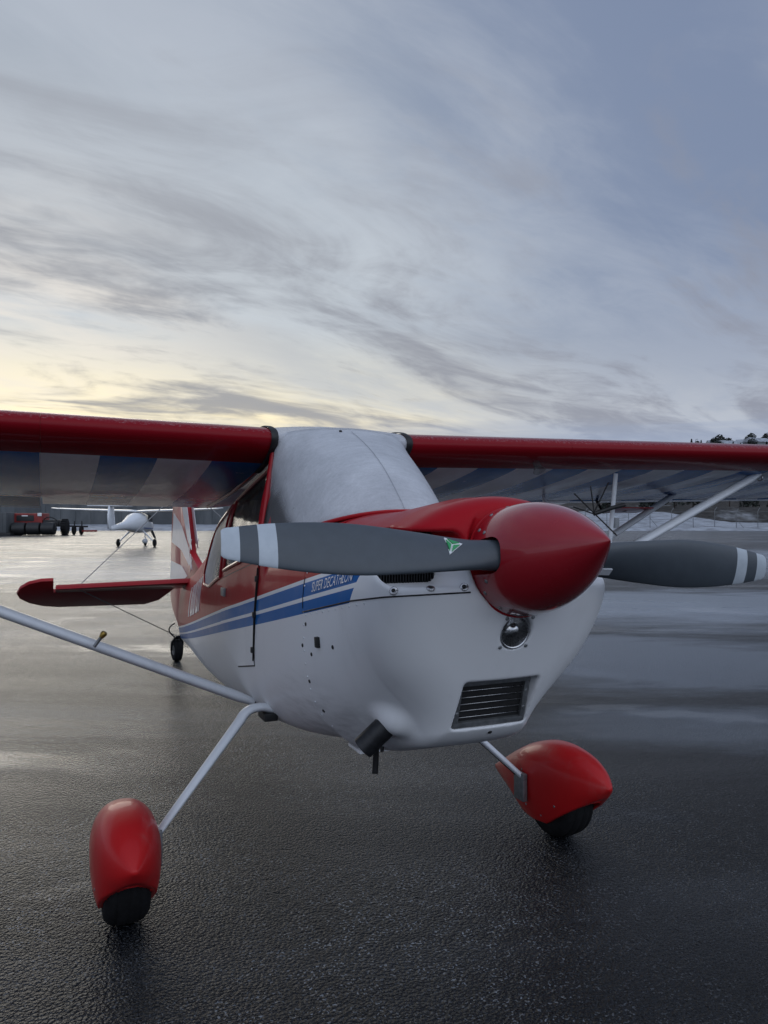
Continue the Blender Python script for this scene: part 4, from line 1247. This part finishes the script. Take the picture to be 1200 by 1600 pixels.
# ---- conifers and houses along the ridge
def leaf_mat():
    m, nt, b = new_mat('conifer_needles'); p = pos(nt); n = noise(nt, p, 1.2, 4)
    setc(nt, b, 'Base Color', mixc(nt, n.sm(0.3, 0.7), (0.012, 0.017, 0.014), (0.040, 0.050, 0.042))); b.inputs['Roughness'].default_value = 0.9
    return m
M['needles'] = leaf_mat()
M['bark'] = simple('bark', (0.05, 0.04, 0.035), 0.9, var=0.3, nscale=3)
def crown_mesh(seed, kind):
    r_ = random.Random(seed); v, f = [], []
    n = 420
    for i in range(n):
        t = r_.random() ** 0.8
        if kind == 0: rad = (1 - t) * 1.9 * (0.55 + 0.45 * r_.random()); z = 1.0 + t * 6.6
        else:
            ph = math.acos(1 - 2 * r_.random()); rad = 2.3 * math.sin(ph) * r_.random() ** 0.35; z = 4.8 + 2.6 * math.cos(ph) * r_.random() ** 0.3
        a_ = r_.random() * 2 * math.pi; c = Vector((rad * math.cos(a_), rad * math.sin(a_), z))
        u_ = Vector((r_.gauss(0, 1), r_.gauss(0, 1), r_.gauss(0, 0.5))).normalized() * r_.uniform(0.25, 0.55)
        w_ = u_.cross(Vector((r_.gauss(0, 1), r_.gauss(0, 1), r_.gauss(0, 1)))).normalized() * r_.uniform(0.15, 0.4)
        k = len(v); v += [c - u_, c + w_, c + u_, c - w_]; f.append((k, k + 1, k + 2, k + 3))
    return mesh_data('crown', v, f, M['needles'], smooth=False)
crowns = [crown_mesh(i, 0 if i < 3 else 1) for i in range(5)]
def trunk_mesh():
    v, f = tube_vf([(0, 0, -0.6), (0.05, 0, 2.2), (0.0, 0.05, 4.6), (0.02, 0, 6.8)], [0.20, 0.15, 0.09, 0.03], 7)
    for a_, z_ in ((0.5, 3.2), (2.6, 4.0), (4.4, 4.7)):
        v2, f2 = tube_vf([(0, 0, z_), (1.2 * math.cos(a_), 1.2 * math.sin(a_), z_ + 0.9)], [0.06, 0.02], 5)
        o_ = len(v); v += v2; f += [tuple(i + o_ for i in q) for q in f2]
    return mesh_data('trunk', v, f, M['bark'])
trunk = trunk_mesh()
def ridge_d(a): return 416
def tree(a, d, s, label, group):
    k = random.randrange(5)
    e = empty('hill_tree', G(a, d, hill_h(a, d) - 0.3), label, 'tree', group)
    e.scale = (s * random.uniform(.85, 1.15),) * 2 + (s,); e.rotation_euler.z = random.random() * 6.28
    link(bpy.data.objects.new('trunk', trunk), e); link(bpy.data.objects.new('crown', crowns[k]), e)
ORD = ['first', 'second', 'third', 'fourth', 'fifth', 'sixth', 'seventh', 'eighth', 'ninth', 'tenth', 'eleventh', 'twelfth', 'thirteenth', 'fourteenth', 'fifteenth', 'sixteenth', 'seventeenth', 'eighteenth', 'nineteenth', 'twentieth', 'twenty-first', 'twenty-second', 'twenty-third', 'twenty-fourth']
for i, px_ in enumerate((983, 992, 1022, 1076, 1081, 1090, 1096)):
    d = ridge_d(0) + random.uniform(-6, 6); tree((px_ - 600) / 1202 * d, d, random.uniform(0.5, 0.85), 'small dark tree on the far ridge above the right wing, %s from left' % ORD[i], 'small trees on the far ridge')
for i, px_ in enumerate(sorted(1104 + 190 * random.random() ** 0.8 for _ in range(24))):
    d = ridge_d(0) + random.uniform(-60, 12); tree((px_ - 600) / 1202 * d, d, random.uniform(0.7, 1.2), 'dark conifer among the snowy houses on the hill, %s from left' % ORD[i], 'conifers on the hillside')
for i, px_ in enumerate(sorted(random.uniform(940, 1260) for _ in range(22))):
    d = random.uniform(182, 200)
    tree((px_ - 600) / 1202 * d, d, random.uniform(0.7, 1.1), 'dark tree at the hill foot behind the chain-link fence, %s from left' % ORD[i], 'trees at the foot of the hill')
M['housewall'] = [simple('timber_wall_%s' % n_, c_, 0.8, var=0.1, nscale=2) for n_, c_ in (('grey', (0.20, 0.21, 0.22)), ('ochre', (0.26, 0.19, 0.11)), ('white', (0.55, 0.55, 0.54)))]
M['pane'] = simple('house_window', (0.03, 0.035, 0.045), 0.1, var=0.1)
house_words = ['grey', 'ochre', 'white']
for i, (px_, d, w) in enumerate(((1120, 408, 9), (1142, 396, 11), (1166, 405, 9), (1184, 390, 12), (1204, 400, 10))):
    a = (px_ - 600) / 1202 * d; c = i % 3
    e = empty('hill_house', G(a, d, hill_h(a, d) - 1.0), '%s snow-roofed house on the far hill, %s from the left' % (house_words[c], ('first', 'second', 'third', 'fourth', 'fifth')[i]), 'house', 'houses on the far hill')
    e.rotation_euler.z = math.atan2(RGT.y, RGT.x) + random.uniform(-0.5, 0.5)
    h = 4.2
    bevel_box('wall', (-w / 2, -3.5, 0), (w / 2, 3.5, h), M['housewall'][c], e, 0)
    v = [(-w / 2 - .4, -4, h - .1), (w / 2 + .4, -4, h - .1), (w / 2 + .4, 4, h - .1), (-w / 2 - .4, 4, h - .1), (-w / 2 - .4, 0, h + 2.3), (w / 2 + .4, 0, h + 2.3)]
    obj('roof', v, [(0, 1, 5, 4), (2, 3, 4, 5), (0, 4, 3), (1, 2, 5), (0, 3, 2, 1)], M['snow'], e, smooth=False)
    for k in range(3):
        xx = -w / 2 + w * (k + 0.5) / 3
        wo = bevel_box('window', (xx - .6, -3.58, 1.6), (xx + .6, -3.5, 2.9), M['pane'], e, 0)
M['pole'] = simple('galvanised', (0.20, 0.21, 0.22), 0.5, metal=0.6, var=0.15, nscale=6)
dd_ = 412; aa_ = (1087.5 - 600) / 1202 * dd_
lp = empty('street_lamp', G(aa_, dd_, hill_h(aa_, dd_)), 'thin street lamp standing on the far ridge between small trees', 'street lamp')
tube('pole', [(0, 0, 0), (0, 0, 5.5), (0.2, 0, 5.9), (1.0, 0, 6.0)], 0.10, M['pole'], lp, 8)
bevel_box('lamp_head', (0.7, -0.15, 5.85), (1.6, 0.15, 6.05), M['pole'], lp, 0.03)

# ---- chain-link fence on the right: posts, arms, rails, woven wire
def mesh_wire():
    m, nt, b = new_mat('woven_wire'); 
    b.inputs['Base Color'].default_value = (0.12, 0.125, 0.13, 1); b.inputs['Roughness'].default_value = 0.5; b.inputs['Metallic'].default_value = 0.5
    return m
M['wire'] = mesh_wire()
FD = 107.0
fence = empty('chain_link_fence', G(48, FD), 'tall chain-link security fence with angled posts in the snow at right', 'fence')
v_, f_ = [], []
def add_vf(v_, f_, v2, f2):
    o_ = len(v_); v_ += v2; f_ += [tuple(i + o_ for i in q) for q in f2]
fx = list(np.arange(22, 98, 3.0))
pv, pf = tube_vf([(0, 0, -0.3), (0, 0, 2.35), (0.02, 0.0, 2.5), (0.28, -0.05, 2.95)], 0.04, 8); post_me = mesh_data('post', pv, pf, M['pole'])
for i, a in enumerate(fx):
    p = G(a, FD, snow_h(a, FD)); o = link(bpy.data.objects.new('post', post_me), fence); o.location = p - fence.location
    o.rotation_euler.z = math.atan2(RGT.y, RGT.x)
    if i % 4 == 1:
        q = p - fence.location
        tube('brace', [q + RGT * 1.3 + Vector((0, 0, -0.1)), q + Vector((0, 0, 1.5))], 0.03, M['pole'], fence, 6)
for hgt in (0.25, 1.3, 2.35):
    tube('rail', [G(a, FD, snow_h(a, FD) + hgt) - fence.location for a in fx], 0.02, M['pole'], fence, 6)
for k in range(3):
    tube('barbed_wire', [G(a + 0.09 + 0.09 * k, FD - 0.02, snow_h(a, FD) + 2.6 + 0.15 * k) - fence.location for a in fx], 0.010, M['wire'], fence, 5)
v_, f_ = [], []
for a in np.arange(22, 97, 0.28):
    for sg in (-1, 1):
        a2 = a + 2.1 * 1.0
        q0, q1 = (a, a2) if sg > 0 else (a2, a)
        p0 = G(q0, FD + 0.02 * sg, snow_h(q0, FD) + 0.2) - fence.location; p1 = G(q1, FD + 0.02 * sg, snow_h(q1, FD) + 2.33) - fence.location
        add_vf(v_, f_, *tube_vf([p0, p1], 0.0035, 3))
tag(obj('wire_mesh', v_, f_, M['wire'], fence), kind='stuff')
# electrical cabinet by the fence
cb = empty('utility_cabinet', G(31.5, 104.5), 'small grey utility cabinet standing in the snow behind the jury strut', 'cabinet')
bevel_box('cabinet_box', (-0.35, -0.3, 0.1), (0.35, 0.3, 1.75), M['pole'], cb, 0.03); bevel_box('plinth', (-0.55, -0.35, -0.1), (0.75, 0.35, 0.12), M['dark'], cb, 0.02)

# ---- grey industrial building behind the apron on the left
def clad():
    m, nt, b = new_mat('grey_cladding'); p = pos(nt)
    n = noise(nt, vmap(nt, p, (0.6, 0.6, 0.15)), 1.0, 5, 0.65)
    setc(nt, b, 'Base Color', mixc(nt, n.sm(0.3, 0.75), (0.060, 0.068, 0.074), (0.115, 0.122, 0.128))); b.inputs['Roughness'].default_value = 0.65
    return m
M['clad'] = clad()
M['roofgrey'] = simple('dark_roof', (0.07, 0.075, 0.08), 0.7, var=0.15, nscale=0.6)
BD = 150
bl_ = empty('storage_building', G(-60, BD), 'long low grey panelled building behind the parked aircraft', 'building')
bl_.rotation_euler.z = math.atan2(RGT.y, RGT.x)
X0, X1, BH = -62, 32, 7.0
bevel_box('wall', (X0, 0.0, -0.5), (X1, 18, BH), M['roofgrey'], bl_, 0)
pan, pff = box_vf((0.03, -0.10, 0.0), (2.92, 0.0, BH - 0.15)); pan_me = mesh_data('wall_panel', pan, pff, M['clad'], smooth=False)
k = X0
while k < X1 - 0.1:
    o = link(bpy.data.objects.new('wall_panel', pan_me), bl_); o.location = (k, -0.002, 0.3); k += 2.95
bevel_box('roof', (X0 - 0.6, -0.6, BH + 0.002), (X1 + 0.6, 18.6, BH + 0.5), M['roofgrey'], bl_, 0.05)
for xx in (-40, -12, 14):
    g = bevel_box('roller_door', (xx, -0.20, 0.3), (xx + 5, -0.105, 5.0), M['roofgrey'], bl_, 0.02)

# ---- white light aircraft parked beyond the tail
M['comp_white'] = simple('composite_white', (0.78, 0.80, 0.83), 0.28, coat=0.4, var=0.04)
ma_ = place(-13.6, 42.4, 0.0)
la = empty('light_aircraft', ma_.translation, 'small white high-wing aircraft with nose wheel parked beyond the red tail', 'aircraft')
la.rotation_euler = ma_.to_euler()
def ell_ring(y, w, zc, h, n=20, e=2.3):
    return [Vector((w * math.copysign(abs(math.cos(q)) ** (2 / e), math.cos(q)), y, zc + h * math.copysign(abs(math.sin(q)) ** (2 / e), math.sin(q)))) for q in (2 * math.pi * k / n for k in range(n))]
prof = [(-4.15, 0.08, 1.06, 0.12), (-3.2, 0.12, 1.10, 0.15), (-2.2, 0.19, 1.16, 0.22), (-1.4, 0.32, 1.24, 0.36), (-0.7, 0.47, 1.30, 0.52), (0.0, 0.54, 1.32, 0.58), (0.7, 0.54, 1.28, 0.55), (1.2, 0.50, 1.16, 0.42), (1.7, 0.40, 1.10, 0.32), (2.05, 0.24, 1.10, 0.20), (2.15, 0.12, 1.10, 0.10)]
v, f = loft([ell_ring(*q) for q in prof]); fz = obj('fuselage', v, f, M['comp_white'], la)
for sx in (-1, 1):
    v, f = loft([[Vector((sx * x, yc + c * ch, z0 + t * ch)) for c, t in ((0.5, 0), (0.3, 0.06), (0, 0.08), (-0.35, 0.04), (-0.5, 0.0), (-0.2, -0.03), (0.3, -0.04))] for x, yc, ch, z0 in ((0.0, 0.25, 1.1, 1.92), (0.5, 0.25, 1.05, 1.95), (3.0, 0.22, 0.95, 2.02), (4.4, 0.12, 0.65, 2.08), (4.7, 0.05, 0.40, 2.12))])
    obj('wing', v, f, M['comp_white'], la)
    tube('gear_leg', [(sx * 0.35, -0.1, 0.86), (sx * 0.7, -0.12, 0.52), (sx * 0.96, -0.12, 0.24)], [0.05, 0.04, 0.03], M['comp_white'], la, 8)
    mw_ = frame_to((sx * 1.0, -0.12, 0.21), (1, 0, 0)); v, f = lathe_vf([(0.05, -0.06), (0.15, -0.075), (0.21, -0.04), (0.21, 0.04), (0.15, 0.075), (0.05, 0.06)], 20)
    obj('main_wheel', xf(v, mw_), f, M['rubber'], la)
    side = loft([[Vector((sx * (w * 0.93 + 0.012), y, z + o_)) for o_ in (-0.03, 0.03)] for y, w, z in ((-0.3, 0.50, 1.02), (0.4, 0.55, 1.0), (1.1, 0.52, 0.98), (1.6, 0.43, 0.98))], closed=False)
    obj('blue_stripe', side[0], side[1], M['decal_blue'], la)
    v, f = loft([[Vector((sx * (w * 0.985), y, z)) for z in zz] for y, w, zz in ((0.15, 0.53, (1.40, 1.6, 1.78)), (0.7, 0.53, (1.36, 1.56, 1.72)), (1.1, 0.505, (1.34, 1.44, 1.52)))], closed=False)
    obj('cabin_window', [q + Vector((sx * 0.02, 0, 0)) for q in v], f, M['pane'], la)
v, f = yz_slab([(-4.45, 1.0), (-3.55, 1.12), (-3.75, 2.12), (-4.35, 2.16), (-4.5, 1.7)], 0.09); obj('fin', v, f, M['comp_white'], la)
v, f = slab([(-1.1, -4.35), (1.1, -4.35), (1.05, -3.95), (0, -3.7), (-1.05, -3.95)], 0.06, None); obj('tailplane', [Vector((a_, b_, c_ + 2.17)) for a_, b_, c_ in v], f, M['comp_white'], la)
tube('nose_leg', [(0, 1.35, 0.85), (0, 1.45, 0.25)], 0.03, M['comp_white'], la, 8)
mw_ = frame_to((0, 1.45, 0.17), (1, 0, 0)); v, f = lathe_vf([(0.04, -0.05), (0.12, -0.06), (0.17, -0.03), (0.17, 0.03), (0.12, 0.06), (0.04, 0.05)], 18); obj('nose_wheel', xf(v, mw_), f, M['rubber'], la)
v, f = loft([ell_ring(*q, n=14) for q in ((0.98, 0.03, 0.27, 0.04), (1.15, 0.09, 0.27, 0.12), (1.45, 0.12, 0.27, 0.16), (1.70, 0.07, 0.25, 0.09), (1.80, 0.01, 0.25, 0.02))]); obj('wheel_fairing', v, f, M['comp_white'], la)
v, f = lathe_vf([(0.13, 2.15), (0.12, 2.25), (0.07, 2.38), (0.005, 2.45)], 16); obj('spinner', [Vector((q.x, q.z, q.y + 1.10)) for q in v], f, M['comp_white'], la)
for sg in (-1, 1):
    d_ = Vector((0.42 * sg, 0, -0.9 * sg)).normalized()
    obj('propeller_blade', *loft([[Vector((0, 2.25, 1.10)) + d_ * r_ + Vector((0, dy_, 0)) + Vector((d_.z, 0, -d_.x)) * ox for ox, dy_ in ((-w_, 0.02), (0, 0.035), (w_, -0.02), (0, -0.01))] for r_, w_ in ((0.08, 0.04), (0.35, 0.07), (0.65, 0.065), (0.80, 0.03))]), M['black'], la)

# ---- snow-clearing machinery at the left edge
M['mach_red'] = simple('machine_red', (0.22, 0.016, 0.014), 0.5, var=0.25, nscale=3)
M['mach_black'] = simple('machine_black', (0.012, 0.013, 0.015), 0.5, var=0.3, nscale=4)
def machine(px0, D, yaw=0.0): return place((px0 - 600) / 1202 * D, D, yaw)
SD = 74.0
mm = machine(56, SD, R(6)); sw = empty('snow_sweeper', mm.translation, 'red and black snow sweeper with drum rollers parked at far left', 'machine'); sw.rotation_euler = mm.to_euler()
bevel_box('engine_housing', (-2.1, -0.2, 0.75), (0.65, 2.0, 2.10), M['mach_red'], sw, 0.10)
bevel_box('hood_recess', (-1.7, -0.26, 1.35), (-0.1, -0.195, 1.90), M['mach_black'], sw, 0.03)
bevel_box('side_frame', (-2.35, -0.5, 0.25), (-2.0, 2.2, 1.55), M['mach_red'], sw, 0.06)
bevel_box('headlight', (0.25, -0.32, 1.82), (0.62, -0.21, 2.12), M['decal_white'], sw, 0.03)
bevel_box('name_strip', (-1.2, -0.31, 1.80), (-0.65, -0.262, 1.90), M['decal_white'], sw, 0.01)
for k in range(3):
    x0 = -1.85 + k * 1.32
    dr = frame_to((x0, -0.75, 0.62), (1, 0, 0)); v, f = lathe_vf([(0.05, 0), (0.52, 0.02), (0.60, 0.06), (0.60, 1.18), (0.52, 1.22), (0.05, 1.24)], 28)
    obj('roller_drum', xf(v, dr), f, M['mach_black'], sw, sharp=35)
bevel_box('drum_frame', (-2.0, -0.95, 0.50), (2.15, -0.55, 0.72), M['mach_black'], sw, 0.03)
bevel_box('rear_deck', (0.70, -0.1, 0.80), (2.1, 1.8, 1.45), M['mach_black'], sw, 0.06)
tube('hydraulic_hose', bez((0.8, -0.2, 1.5), (1.4, -0.4, 2.0), (2.0, -0.1, 1.4), 8), 0.05, M['mach_black'], sw, 8)
wm = frame_to((2.65, 0.2, 0.76), (1, 0, 0)); v, f = lathe_vf([(0.25, -0.22), (0.6, -0.27), (0.74, -0.2), (0.75, 0.2), (0.6, 0.27), (0.25, 0.22)], 30); tyre = obj('drive_wheel', xf(v, wm), f, M['rubber'], sw, sharp=35)
for k in range(18):
    a_ = 2 * math.pi * k / 18
    m_ = Matrix.Translation((2.65, 0.2, 0.76)) @ Matrix.Rotation(a_, 4, 'X')
    bevel_box('tread_bar', (-0.24, -0.045, 0.735), (0.24, 0.045, 0.80), M['rubber'], tyre, 0.01, xf=m_)
mm = machine(128, SD + 2, R(-4)); tr = empty('plough_trailer', mm.translation, 'low dark implement trailer with a red deck right of the sweeper', 'trailer'); tr.rotation_euler = mm.to_euler()
tube('draw_beam', [(-1.3, 0, 0.85), (0.6, 0, 0.80)], 0.09, M['mach_black'], tr, 8)
for xx in (-0.75, 0.0):
    wm = frame_to((xx, -0.1, 0.46), (1, 0.15, 0)); v, f = lathe_vf([(0.1, -0.10), (0.4, -0.12), (0.46, -0.06), (0.46, 0.06), (0.4, 0.12), (0.1, 0.10)], 20); obj('trailer_wheel', xf(v, wm), f, M['rubber'], tr, sharp=35)
    tube('stanchion', [(xx, 0, 0.4), (xx, 0, 1.35)], 0.06, M['mach_black'], tr, 8)
bevel_box('red_deck', (0.2, -0.4, 0.28), (1.35, 0.5, 0.46), M['mach_red'], tr, 0.04)
mm = machine(-8, SD - 2, 0.0); ct = empty('dark_container', mm.translation, 'dark equipment container cut off by the left picture edge', 'container'); ct.rotation_euler = mm.to_euler()
bevel_box('container_box', (-2.0, 0, 0.25), (1.05, 2.2, 2.15), M['clad'], ct, 0.04)
bevel_box('skid', (-2.05, -0.1, 0.0), (1.5, 2.3, 0.24), M['mach_black'], ct, 0.03)
for k in range(6): bevel_box('container_rib', (-1.9 + k * 0.5, -0.05, 0.3), (-1.8 + k * 0.5, -0.002, 2.1), M['clad'], ct, 0)
